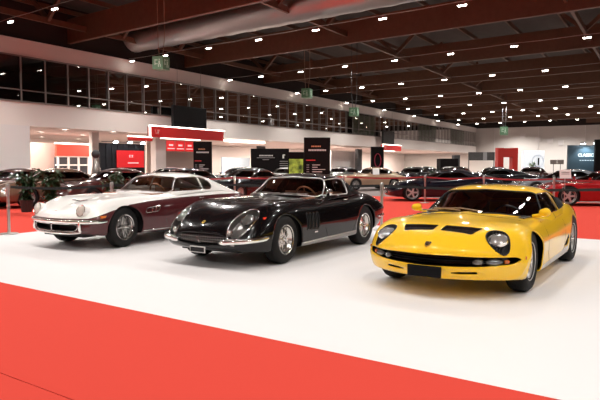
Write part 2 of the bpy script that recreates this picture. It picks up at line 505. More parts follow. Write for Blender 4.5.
def panel(c, sh, tagname, name, m, side, mats=None, off=0., seamr=.0035):
    V, F, T = sh.piece(tagname, side, off)
    o = mk(name, V, F, m if mats is None else mats, c.root, [c.tagmat.get(t, 0) for t in T], True, solid=.012)
    mb = MB()
    for L in loops_of(V, F):
        if len(L) > 8: mb.tube(smooth_loop(V[L], 1), seamr, 5, 0, True)
    if mb.v: mb.build('seam', BLACK, o)
    return o
def glass(c, sh, tagname, name, m, side, off=-.008, trim=None, tr=.008):
    V, F, T = sh.piece(tagname, side, off)
    o = mk(name, V, F, m, c.root, None, True)
    if trim is not None:
        V2, F2, _ = sh.piece(tagname, side, .002); t = trim_of(V2, F2, tr, trim, 'window_trim', o, 6)
    return o
def mirror_pts(p, s): return [(a[0], a[1]*s, a[2]) for a in p]

def lamp_unit(root, p, nrm, r, bezel=True, lens=LENS, name='headlamp', depth=.03, sy=1.):
    """round lamp facing nrm: bezel ring, reflector and domed glass"""
    n = Vector(nrm).normalized(); M = n.to_track_quat('Y', 'Z').to_matrix().to_4x4() @ Matrix.Diagonal((1, 1, sy, 1))
    a = MB(); a.lathe([(r+.012, -depth), (r+.012, .0), (r+.006, .008), (r-.004, .004), (r-.008, -.012), (r*.5, -.04), (0, -.045)], 28, 0, 'y', p, M)
    o = smoothed(a.build(name, CHROME if bezel else REFLECTOR, root), .8)
    b = MB(); b.lathe([(r-.004, .002), (r*.75, .014), (r*.4, .022), (0, .025)], 28, 0, 'y', p, M)
    # fine flutes of the lens
    smoothed(b.build('lens', lens, o), 1.2)
    return o
def side_mirror(c, x, y, z, s, m, style='pod'):
    a = MB()
    if style == 'pod':
        sphere(a, (x, y*s, z), .06, 0, 14, (.8, 1.15, .8)); a.tube([(x-.01, (y-.14)*s, z-.05), (x, y*s, z-.02)], [.02, .022], 8)
    else:
        sphere(a, (x, y*s, z), .058, 0, 14, (.5, 1., 1.)); a.tube([(x-.03, (y-.10)*s, z-.09), (x-.01, y*s, z-.02)], [.014, .012], 8)
    o = smoothed(a.build('wing_mirror', m, c.root), 1.)
    b = MB(); b.lathe([(.052, 0), (.05, -.004), (0, -.005)], 16, 0, 'x', (x-.056 if style == 'pod' else x-.03, y*s, z)); b.build('mirror_glass', CHROME, o)
def wiper(c, p, q, m=STEEL):
    a = MB(); a.tube([p, ((p[0]+q[0])/2, (p[1]+q[1])/2, (p[2]+q[2])/2+.02), q], .007, 6)
    P = Vector(p); Q = Vector(q); d = (Q-P)*.35
    a.tube([Q-d, Q+d*.4], .009, 6); a.build('wiper', m, c.root)
def sh_z(sh, x, y):
    """height of a shell over (x,y), topmost"""
    V = sh.V; d = (V[:, 0]-x)**2+(V[:, 1]-abs(y))**2
    k = np.where(d < .0016)[0]
    if len(k) == 0: k = np.argsort(d)[:6]
    k = k[V[k, 2] > V[k, 2].max()-.06]; w = 1/(d[k]+1e-5)
    return float((V[k, 2]*w).sum()/w.sum())
def sh_y(sh, x, z):
    V = sh.V; d = (V[:, 0]-x)**2+(V[:, 2]-z)**2; k = np.where(d < .0012)[0]
    if len(k) == 0: k = np.argsort(d)[:6]
    k = k[V[k, 1] > V[k, 1].max()-.06]; w = 1/(d[k]+1e-5)
    return float((V[k, 1]*w).sum()/w.sum())
def front_x(sh, y, z):
    V = sh.V; d = (V[:, 1]-abs(y))**2+(V[:, 2]-z)**2; k = np.where((d < .0009) & (V[:, 0] > 1))[0]
    if len(k) == 0: k = np.where(V[:, 0] > 1)[0]; k = k[np.argsort(d[k])[:5]]
    return float(V[k, 0].max())

# =================================================================== YELLOW COUPE
YEL = paint('yellow paint', (.93, .56, .020), .3)
def yellow_car():
    spec = dict(du=.022, nv=110, nvt=60,
        body=[ # x   sweep  q    T    F    Fy   W    M    Wb   B
            (2.185, .46, .0, .50, .49, .47, .83, .36, .74, .22),
            (2.180, .46, .45, .50, .49, .49, .845, .36, .75, .215),
            (2.160, .45, .82, .515, .50, .53, .87, .36, .77, .21),
            (2.110, .42, 1, .545, .515, .57, .885, .37, .79, .20),
            (1.970, .32, 1, .64, .595, .63, .89, .40, .81, .19),
            (1.800, .20, 1, .686, .665, .67, .90, .43, .83, .18),
            (1.600, .10, 1, .723, .71, .69, .905, .46, .845, .17),
            (1.350, .03, 1, .752, .735, .69, .905, .48, .85, .17),
            (1.100, 0, 1, .785, .735, .68, .90, .49, .85, .17),
            (.80, 0, 1, .81, .735, .69, .885, .50, .85, .165),
            (.40, 0, 1, .81, .728, .70, .875, .50, .84, .16),
            (-.10, 0, 1, .80, .73, .70, .87, .50, .835, .16),
            (-.60, 0, 1, .80, .755, .70, .855, .51, .825, .16),
            (-1.00, 0, 1, .82, .80, .69, .852, .53, .82, .17),
            (-1.30, 0, 1, .84, .815, .67, .842, .55, .81, .18),
            (-1.70, 0, 1, .82, .795, .62, .80, .56, .77, .22),
            (-2.02, .03, 1, .78, .76, .57, .75, .55, .71, .28),
            (-2.14, .05, .95, .75, .73, .54, .71, .54, .67, .31),
            (-2.17, .05, .6, .745, .725, .53, .70, .54, .66, .32),
            (-2.18, .05, .0, .745, .725, .53, .70, .54, .66, .32)],
        zcf=.39, zcr=.54,
        top=[ # x sweep T Ry Rz By Bz
            (1.06, .34, .74, .60, .66, .66, .60),
            (.92, .32, .79, .67, .72, .76, .64),
            (.62, .28, .885, .68, .815, .80, .67),
            (.36, .22, .965, .66, .895, .805, .68),
            (.12, .15, 1.04, .63, .968, .80, .69),
            (-.06, .09, 1.08, .60, 1.015, .79, .69),
            (-.35, .03, 1.095, .60, 1.04, .79, .70),
            (-.65, 0, 1.085, .595, 1.025, .785, .71),
            (-.95, 0, 1.04, .585, .975, .775, .72),
            (-1.3, 0, .97, .57, .905, .75, .74),
            (-1.7, 0, .885, .54, .84, .70, .74),
            (-2.0, 0, .80, .50, .77, .64, .72)],
        arch=(.329, .336), archz=.325, wf=1.25, wr=-1.25, welly=.79, tub=(-.62, .88), nose=(1.62, 1.95), tail=(-2.0, -1.65), beltz=.72,
        cabin=[(.86, -.1), (.86, .3), (.72, .56), (-.9, .66), (-1.0, -.1)])
    c = build_body('sports_coupe', 'bright yellow low mid-engined sports coupe with black-rimmed oval headlamps, on white floor', (2.477, 7.856, -2.160), spec)
    B, G = c.B, c.G
    c.tagmat = {'black': 1, 'sill': 2, 'intake': 1}; c.skip = ['hole', 'mouth', 'lampcut', 'ventcut', 'slot', 'louvre']; c.gskip = ['windshield', 'sidewin', 'quarter', 'rearlouvre']
    fr = lambda p, n: (p[:, 0] > 1.2) & (n[:, 0] > .25)
    top = lambda p, n: (n[:, 2] > .25) & (p[:, 2] > .4)
    sd = lambda p, n: (n[:, 1] > .3)
    # front slot with upswept ends, lip slots below
    B.cut('mouth', (1, 2), rpoly([(-.3, .338), (.52, .342), (.78, .365), (.85, .408), (.80, .436), (.55, .438), (.25, .452), (-.3, .455)], .03), lambda p, n: p[:, 0] > 1.3)
    B.cut('slot', (1, 2), rpoly([(.255, .262), (.50, .268), (.50, .292), (.255, .288)], .01), fr)
    B.cut('lampcut', (0, 1), ell(1.782, .618, .104, .116, 60, .12, 2.1), top)
    B.cut('ventcut', (0, 1), rpoly([(1.865, .04), (1.855, .37), (1.685, .44), (1.685, .04)], .012), top)
    B.cut('sill', (0, 2), [(-.86, .1), (.86, .1), (.86, .235), (-.80, .27)], sd)
    B.cut('louvre', (0, 2), rpoly([(-.50, .29), (-.70, .40), (-.80, .44), (-.84, .36), (-.80, .29)], .02), sd)
    # cabin glass
    G.cut('windshield', (1, 2), rpoly([(-.3, .80), (.35, .785), (.69, .735), (.715, .77), (.575, .99), (.50, 1.012), (-.3, 1.055)], .03), lambda p, n: (p[:, 0] > -.14) & (n[:, 0] > .10) & (p[:, 1] < .74))
    G.cut('sidewin', (0, 2), rpoly([(.56, .765), (.30, .87), (.06, .965), (-.10, .995), (-.40, 1.0), (-.46, .765)], .03), sd)
    G.cut('quarter', (0, 2), rpoly([(-.56, .77), (-.52, 1.0), (-.66, .985), (-1.15, .85), (-1.12, .79)], .02), sd)
    G.cut('rearlouvre', (0, 1), rpoly([(-.80, -.1), (-.80, .45), (-1.7, .42), (-1.7, -.1)], .02), lambda p, n: n[:, 2] > .3)
    body = finish_body(c, [YEL, BLACK, STEEL])
    # mouth cavity, mesh, lamps inside
    V, F, T = B.piece('mouth', 0); recess(V, F, (-.16, 0, 0), BLACK, 'grille', c.root)
    gr = MB()
    for k in range(3):
        z = .365+k*.026
        gr.tube([(front_x(B, y, z)-.09, y, z) for y in np.linspace(-.66, .66, 15)], .004, 5)
    gr.build('grille_bar', DARKGREY, c.root, smooth=True)
    for s in (1, -1):
        for (ya, yb) in ((.44, .535), (.555, .69)):
            a = MB(); P = []
            for y in np.linspace(ya, yb, 5): P.append((front_x(B, y, .39)-.045, y*s, .388))
            a.tube(P, [.010, .028, .032, .028, .010], 10); smoothed(a.build('front_indicator', LENSD, c.root), 1.)
        a = MB(); 
        a.tube([(front_x(B, y, .39)-.06, y*s, .388) for y in (.70, .735)], .02, 8); a.build('corner_lens', AMBER, c.root, smooth=True)
        V, F, T = B.piece('slot', s); recess(V, F, (-.06, 0, 0), BLACK, 'bumper_slot', c.root)
    # headlamps: black bucket with lashes, tilted lens
    for s in (1, -1):
        V, F, T = B.piece('lampcut', s); o = recess(V, F, (-.01, 0, -.05), BLACK, 'headlamp_surround', c.root)
        V2, F2, _ = B.piece('lampcut', s, .0); t = trim_of(V2, F2, .007, BLACK, 'surround_edge', o)
        la = MB(); lb = MB()
        for k in range(6):
            yy = .55+k*.027; xx = 1.85-abs(k-2.5)*.010
            la.bar((xx-.02, yy*s, sh_z(B, xx-.02, yy)-.012), (xx+.03, yy*s, sh_z(B, xx+.03, yy)-.012), .007, .014)
            xx = 1.70+abs(k-2.5)*.006
            lb.bar((xx-.03, yy*s, sh_z(B, xx-.03, yy)-.012), (xx+.02, yy*s, sh_z(B, xx+.02, yy)-.012), .007, .014)
        la.build('lower_lashes', BLACK, o); lb.build('upper_lashes', BLACK, o)
        z0 = sh_z(B, 1.782, .618)
        n = Vector((.52, .04*s, .85)).normalized(); M = Matrix.Rotation(0, 4, 'Z')
        q = n.to_track_quat('Y', 'Z').to_matrix().to_4x4() @ Matrix.Diagonal((.094, 1, .090, 1))
        a = MB(); a.lathe([(1.06, -.02), (1.05, .01), (1.0, .012), (.97, -.004), (.5, -.02), (0, -.02)], 36, 0, 'y', (1.785, .618*s, z0-.012), q)
        h = smoothed(a.build('headlamp', REFLECTOR, c.root), .8)
        b = MB(); b.lathe([(.98, .006), (.7, .018), (.35, .026), (0, .028)], 36, 0, 'y', (1.785, .618*s, z0-.012), q); smoothed(b.build('lens', LENS, h), 1.)
    # bonnet vents with slats
    for s in (1, -1):
        V, F, T = B.piece('ventcut', s); o = recess(V, F, (0, 0, -.03), BLACK, 'bonnet_vent', c.root)
        sl = MB()
        for k in range(6):
            x = 1.70+k*.027
            sl.bar((x, .05*s, sh_z(B, x, .06)-.006), (x, (.425-.06*k/6)*s, sh_z(B, x, .40)-.006), .010, .005)
        sl.build('slats', GLOSSB, o)
    # badge shield: black with gold edge
    a = MB(); x0, z0 = 2.105, sh_z(B, 2.105, 0)
    M = Matrix.Rotation(-.45, 4, 'Y') @ Matrix.Rotation(-PI/2, 4, 'Y')
    def shield(w, h, zz, m):
        pts = [(-h, 0), (-.35*h, -.75*w), (h*.8, -w), (h, 0), (h*.8, w), (-.35*h, .75*w)]
        L = len(pts); sl = .42
        v = [(x0-p[0], p[1], sh_z(B, x0, 0)+p[0]*sl+zz+.002) for p in pts]+[(x0-p[0], p[1], sh_z(B, x0, 0)+p[0]*sl+zz-.01) for p in pts]
        a.add(v, [tuple(range(L)), tuple(range(2*L-1, L-1, -1))]+[(i, i+L, (i+1) % L+L, (i+1) % L) for i in range(L)], m)
    shield(.036, .045, .006, 1); shield(.030, .038, .010, 0)
    a.box((x0+.002, 0, z0+.0125), (.018, .036, .003), 1); a.box((x0-.012, .014, z0+.018), (.012, .012, .003), 1)
    a.build('badge', [BLACK, mat('gold', (.6, .38, .08), .3, .9)], c.root)
    # licence plate
    a = MB(); a.box((2.195, 0, .282), (.012, .36, .115)); pl = a.build('licence_plate', mat('plate black', (.008, .008, .009), .8, spec=.1), c.root)
    # lower air dam dark
    # side glass and screens
    glass(c, G, 'windshield', 'windscreen', CARGLASS_D, 0, -.006, BLACK, .008)
    for s in (1, -1):
        glass(c, G, 'sidewin', 'side_window', CARGLASS_D, s, -.006, CHROME, .006)
        V, F, T = G.piece('quarter', s); o = recess(V, F, (0, -.05*s, 0), BLACK, 'air_intake', c.root)
        sl = MB()
        for k in range(6):
            x = -.56-k*.09; zt = .97-.018*k if k < 3 else .96-(x+.75)*-.26
            sl.bar((x, s*(sh_y(G, x, .80)+.004), .79), (x-.05, s*(sh_y(G, x-.05, zt-.04)+.0), zt-.03), .012, .03)
        sl.build('louvres', BLACK, o)
        V, F, T = B.piece('louvre', s); recess(V, F, (0, -.07*s, 0), BLACK, 'side_scoop', c.root)
        side_mirror(c, .50, .80, .80, s, YEL)
        a = MB(); a.lathe([(.02, 0), (.016, .008), (0, .01)], 14, 0, 'y', (1.66, s*(sh_y(B, 1.66, .42)-.002), .42), Matrix.Rotation(0 if s > 0 else PI, 4, 'Z')); a.build('side_marker', AMBER, c.root, smooth=True)
    V, F, T = G.piece('rearlouvre', 0); o = recess(V, F, (0, 0, -.04), BLACK, 'engine_cover', c.root)
    sl = MB()
    for k in range(6):
        x = -.88-k*.14; z = sh_z(G, x, 0); sl.bar((x, -.40, z), (x, .40, z), .10, .012)
    sl.build('slats', BLACK, o)
    wiper(c, (.98, -.05, .822), (.84, -.52, .80)); wiper(c, (.99, .22, .82), (.93, -.32, .835))
    # seams: door and front clip
    for s in (1, -1):
        a = MB()
        P = [(.62, .70), (.64, .55), (.60, .35), (.50, .235)]; Pr = [(-.48, .72), (-.52, .5), (-.50, .30), (-.40, .25)]
        for Q in (P, Pr): a.tube([(x, s*(sh_y(B, x, z)-.001), z) for x, z in [Q[0]]+[((Q[i][0]*(1-t)+Q[i+1][0]*t), (Q[i][1]*(1-t)+Q[i+1][1]*t)) for i in range(3) for t in (.33, .66, 1)]], .0035, 5)
        a.tube([(x, y*s, sh_z(B, x, y)+.0) for x, y in [(1.05, .66), (1.0, .45), (1.02, .2), (1.05, 0)]], .003, 5)
        a.build('shut_lines', BLACK, c.root)
    seat(c.root, -.15, .36, .22, LEATHER_B); seat(c.root, -.15, -.36, .22, LEATHER_B)
    steering(c.root, .42, .36, .70)
    a = MB(); a.box((.66, 0, .68), (.36, 1.3, .14)); a.box((.1, 0, .32), (1.2, .18, .22)); d = a.build('dashboard', BLACK, c.root)
    for s in (1, -1):
        st = -.03*s
        make_wheel(c.root, 1.25, .725*s, .322, 'mag', s, -.0, .20, .20, MAGWHEEL)
        make_wheel(c.root, -1.25, .725*s, .325, 'mag', s, 0, .21, .20, MAGWHEEL)
    a = MB(); a.tube([(-2.16, -.62, .5), (-2.21, 0, .5), (-2.16, .62, .5)], .03); smoothed(a.build('rear_bumper', CHROME, c.root))
    return c
YC = yellow_car()

# =================================================================== BLACK GRAND TOURER
BLK = paint('black paint', (.0035, .003, .0035), .2, .6)
def black_car():
    spec = dict(du=.022, nv=110, nvt=60,
        body=[ # x   sweep  q    T    F    Fy   W    M    Wb   B
            (2.085, .16, .0, .50, .47, .36, .66, .40, .60, .26),
            (2.080, .16, .45, .50, .47, .38, .68, .40, .61, .255),
            (2.055, .17, .80, .53, .49, .41, .71, .40, .63, .25),
            (2.010, .18, .97, .565, .535, .45, .745, .41, .66, .24),
            (1.920, .16, 1, .625, .62, .50, .785, .43, .70, .22),
            (1.780, .12, 1, .70, .705, .54, .815, .44, .77, .21),
            (1.620, .07, 1, .765, .77, .57, .835, .45, .80, .20),
            (1.420, .02, 1, .82, .825, .60, .85, .46, .82, .195),
            (1.200, 0, 1, .855, .85, .62, .858, .47, .835, .19),
            (.90, 0, 1, .875, .85, .63, .855, .48, .835, .19),
            (.55, 0, 1, .895, .845, .63, .846, .48, .83, .19),
            (.10, 0, 1, .90, .845, .65, .842, .48, .83, .19),
            (-.40, 0, 1, .90, .85, .66, .846, .48, .83, .19),
            (-.80, 0, 1, .89, .865, .67, .858, .50, .835, .20),
            (-1.20, 0, 1, .88, .875, .67, .865, .52, .835, .21),
            (-1.55, 0, 1, .86, .85, .65, .855, .54, .82, .24),
            (-1.85, .02, 1, .81, .79, .61, .83, .57, .77, .28),
            (-2.05, .04, .97, .755, .735, .57, .79, .58, .72, .34),
            (-2.11, .05, .75, .74, .72, .56, .775, .58, .70, .36),
            (-2.12, .05, .0, .74, .72, .56, .775, .58, .70, .36)],
        zcf=.38, zcr=.58,
        top=[ # x sweep T Ry Rz By Bz
            (.52, .26, .84, .58, .79, .66, .74),
            (.40, .26, .90, .62, .86, .71, .79),
            (.20, .24, .985, .62, .945, .735, .82),
            (.00, .20, 1.075, .60, 1.03, .745, .83),
            (-.18, .13, 1.16, .585, 1.11, .75, .835),
            (-.35, .06, 1.205, .575, 1.155, .75, .84),
            (-.60, 0, 1.222, .565, 1.17, .75, .84),
            (-.85, 0, 1.195, .555, 1.14, .745, .85),
            (-1.10, 0, 1.115, .54, 1.06, .73, .85),
            (-1.40, 0, .975, .50, .93, .69, .84),
            (-1.70, 0, .86, .47, .83, .64, .80),
            (-1.85, 0, .80, .45, .78, .60, .76)],
        arch=(.355, .355), archz=.325, wf=1.20, wr=-1.20, welly=.79, tub=(-.95, .42), nose=(1.55, 1.85), tail=(-1.9, -1.56), beltz=.82,
        cabin=[(.36, -.1), (.36, .3), (.18, .58), (-1.0, .66), (-1.1, -.1)])
    c = build_body('grand_tourer', 'glossy black sixties fastback with faired-in headlamps and side gills, on white floor', (-.231, 9.629, -2.137), spec)
    B, G = c.B, c.G
    c.tagmat = {'black': 1, 'sill': 2}; c.skip = ['hole', 'mouth', 'lampcut', 'gill']; c.gskip = ['windshield', 'sidewin', 'rearwin']
    top = lambda p, n: (n[:, 2] > .2) & (p[:, 2] > .4)
    sd = lambda p, n: (n[:, 1] > .3)
    B.cut('mouth', (1, 2), ell(0, .385, .46, .080, 60, 0, 2.6), lambda p, n: p[:, 0] > 1.6)
    B.cut('lampcut', (0, 1), ell(1.825, .555, .245, .118, 60, -.30, 2.1), top)
    B.cut('sill', (0, 2), [(-.84, .1), (.84, .1), (.84, .255), (-.84, .285)], sd)
    for k in range(4):
        x = .655-k*.095
        B.cut('gill', (0, 2), rpoly([(x, .42), (x+.055, .43), (x+.025, .66), (x-.035, .65)], .012), sd)
    G.cut('windshield', (1, 2), rpoly([(-.3, .915), (.36, .90), (.64, .865), (.655, .90), (.55, 1.11), (.48, 1.14), (-.3, 1.17)], .03), lambda p, n: (p[:, 0] > -.40) & (n[:, 0] > .10) & (p[:, 1] < .70))
    G.cut('sidewin', (0, 2), rpoly([(.08, .885), (.0, .96), (-.20, 1.085), (-.34, 1.125), (-.64, 1.14), (-.82, 1.11), (-.74, .885)], .03), sd)
    G.cut('rearwin', (0, 1), rpoly([(-1.05, -.1), (-1.05, .36), (-1.5, .30), (-1.5, -.1)], .05), lambda p, n: n[:, 2] > .3)
    finish_body(c, [BLK, BLACK, mat('sill steel', (.30, .29, .28), .4, .8)])
    V, F, T = B.piece('mouth', 0); o = recess(V, F, (-.12, 0, 0), BLACK, 'grille', c.root)
    gr = MB()
    eg = mat('egg crate metal', (.7, .68, .66), .35, .9)
    for k in range(3):
        z = .350+k*.032; w = .44*(1-abs(k-1)*.06)
        gr.tube([(front_x(B, y, z)-.035, y, z) for y in np.linspace(-w, w, 15)], .003, 5)
    for y in np.linspace(-.42, .42, 22):
        h = .056*(1-(abs(y)/.5)**2.6)**.4
        gr.tube([(front_x(B, y, .38)-.035, y, .382-h), (front_x(B, y, .38)-.035, y, .382+h)], .003, 5)
    gr.build('egg_crate_mesh', eg, o, smooth=True)
    V2, F2, _ = B.piece('mouth', 0, .001); trim_of(V2, F2, .004, BLACK, 'grille_trim', o)
    # prancing horse: body, neck and head, raised forelegs, hind legs, tail
    a = MB(); fx = front_x(B, 0, .382)-.012
    S = [(0, 0), (.010, .014)]
    def seg(p, q, r): a.tube([(fx, p[0], .375+p[1]), (fx, q[0], .375+q[1])], r, 6)
    seg((.006, -.012), (-.008, .014), .0085); seg((-.008, .014), (-.016, .036), .006); seg((-.016, .036), (-.030, .030), .0045)
    seg((-.010, .010), (-.028, .008), .0035); seg((-.028, .008), (-.030, -.006), .003); seg((-.008, .006), (-.024, -.006), .003)
    seg((.006, -.012), (-.002, -.030), .004); seg((-.002, -.030), (.002, -.046), .003); seg((.008, -.012), (.016, -.030), .004); seg((.016, -.030), (.010, -.044), .003)
    seg((.010, -.008), (.020, .014), .003); seg((.020, .014), (.016, .034), .003)
    smoothed(a.build('horse_emblem', CHROME, c.root), 1.)
    # nose badge
    a = MB(); z0 = sh_z(B, 1.965, 0); M = Matrix.Rotation(.62, 4, 'Y')
    a.box((1.965, 0, z0+.004), (.050, .036, .008), 0, M); a.box((1.963, 0, z0+.009), (.030, .014, .004), 1, M)
    a.build('nose_badge', [mat('badge yellow', (.75, .5, .08), .3), BLACK], c.root)
    for s in (1, -1):
        V, F, T = B.piece('lampcut', s); o = recess(V, F, (-.04, 0, -.09), mat('lamp bowl', (.30, .29, .28), .3, .6), 'headlamp_bowl', c.root)
        V2, F2, _ = B.piece('lampcut', s, .002); trim_of(V2, F2, .006, CHROME, 'lamp_trim', o)
        V2, F2, _ = B.piece('lampcut', s, .001); mk('lamp_cover', V2, F2, glassmat('clear cover', (1, 1, 1), .88, .01, 1.), o)
        z0 = sh_z(B, 1.76, .57)
        h = lamp_unit(c.root, (1.755, .578*s, z0-.045), (.72, .03*s, .62), .088)
        # small round front light under the headlamp
        fx = front_x(B, .48, .47)
        lamp_unit(c.root, (fx-.002, .48*s, .475), (1, .35*s, .25), .030, name='front_indicator')
        # quarter bumper
        a = MB(); P = []
        for t in np.linspace(0, 1, 14):
            y = .30+.50*min(1, t*1.5); 
            if t <= .62: yy = .36+(t/.62)*.36; xx = front_x(B, yy, .37)+.02-.02*(t/.62)**2
            else:
                u_ = (t-.62)/.38; xx = 1.885-.25*u_; yy = sh_y(B, xx, .40)+.012
            P.append((xx, yy*s, .352+.05*t))
        rr = [.014]+[.034]*12+[.012]
        a.tube(P, rr, 12, 0, False, .6); smoothed(a.build('quarter_bumper', CHROME, c.root), 1.)
        V, F, T = B.piece('gill', s); o = recess(V, F, (-.01, -.035*s, 0), mat('gill dark', (.02, .02, .02), .35), 'side_gills', c.root)
        V2, F2, _ = B.piece('gill', s, .001); trim_of(V2, F2, .003, DARKGREY, 'gill_edges', o)
        a = MB(); y = sh_y(B, 1.60, .655); a.box((1.60, (y+.004)*s, .655), (.085, .014, .022), 0, Matrix.Rotation(.12*s, 4, 'Z')); a.build('side_marker', mat('side marker', (.8, .05, .02), .25), c.root)
        glass(c, G, 'sidewin', 'side_window', CARGLASS, s, -.006, TRIM, .008)
        # vent window bar, door handle, shut lines, badge on wing
        a = MB(); a.tube([(-.18, s*(sh_y(G, -.18, .90)+.002), .89), (-.26, s*(sh_y(G, -.26, 1.08)+.002), 1.085)], .007, 6); a.build('quarterlight_bar', CHROME, c.root)
        a = MB(); y = sh_y(B, -.62, .80)+.012
        a.tube([(-.54, s*y, .80), (-.62, s*(y+.014), .802), (-.70, s*y, .80)], .009, 8); a.build('door_handle', CHROME, c.root, smooth=True)
        a = MB(); a.box((.45, s*(sh_y(B, .45, .37)+.003), .375), (.085, .006, .018)); a.build('wing_script', CHROME, c.root)
        a = MB()
        for P in ([(.12, .83), (.16, .65), (.16, .40), (.10, .29)], [(-.76, .85), (-.84, .65), (-.82, .45), (-.72, .29)]):
            a.tube([(x, s*(sh_y(B, x, z)), z) for x, z in P], .0035, 5)
        a.build('shut_lines', BLACK, c.root)
        a = MB(); a.tube([(x, s*(sh_y(B, x, .27)+.006), .262-.02*x) for x in np.linspace(-.80, .80, 9)], .009, 6); a.build('sill_strip', STEEL, c.root, smooth=True)
        tl = MB(); tl.lathe([(.055, -.02), (.055, .01), (.03, .02), (0, .022)], 18, 0, 'x', (-2.10, .52*s, .62), Matrix.Rotation(PI, 4, 'Z')); tl.build('tail_lamp', REDLENS, c.root, smooth=True)
        a = MB(); a.tube([(-2.15, .22*s, .45), (-2.14, .62*s, .45), (-2.02, .78*s, .45), (-1.72, .85*s, .45)], [.02, .03, .03, .015], 10); smoothed(a.build('rear_bumper', CHROME, c.root), 1.)
        for q in (.34, .43):
            a = MB(); a.tube([(-1.9, q*s, .24), (-2.2, q*s, .24)], .03, 12); a.build('exhaust_tip', CHROME, c.root, smooth=True)
        a = MB()
        for k in range(3):
            x = -.90-k*.07; a.tube([(x, s*(sh_y(G, x, .93)+.003), .93), (x-.025, s*(sh_y(G, x-.025, 1.03-.02*k)+.003), 1.03-.02*k)], .010, 6)
        a.build('sail_vents', BLACK, c.root)
    side_mirror(c, -.02, .79, .935, 1, CHROME, 'round')
    glass(c, G, 'windshield', 'windscreen', CARGLASS, 0, -.006, TRIM, .009)
    glass(c, G, 'rearwin', 'rear_window', CARGLASS_D, 0, -.006, CHROME, .006)
    wiper(c, (.52, .10, .905), (.30, .52, .915)); wiper(c, (.53, -.30, .905), (.44, .12, .925))
    a = MB(); a.box((2.09, 0, .245), (.012, .26, .082), 0); a.box((2.094, 0, .245), (.012, .235, .060), 1); a.build('licence_plate', [mat('plate edge', (.75, .73, .7), .4), BLACK], c.root)
    seat(c.root, -.55, .34, .26, LEATHER_T); seat(c.root, -.55, -.34, .26, LEATHER_T)
    steering(c.root, -.08, .34, .84, .19, mat('wood rim', (.25, .1, .04), .35))
    a = MB(); a.box((.20, 0, .78), (.34, 1.25, .16)); a.build('dashboard', LEATHER_T, c.root)
    a = MB(); a.box((-.98, 0, .62), (.12, 1.26, .5)); a.build('parcel_shelf', LEATHER_T, c.root)
    for s in (1, -1):
        make_wheel(c.root, 1.20, .715*s, .328, 'dish', s, .06, .20, .195, mat('polished alloy', (.72, .70, .66), .22, 1.))
        make_wheel(c.root, -1.20, .725*s, .328, 'dish', s, 0, .20, .195, MATS['polished alloy'])
    return c
BC = black_car()

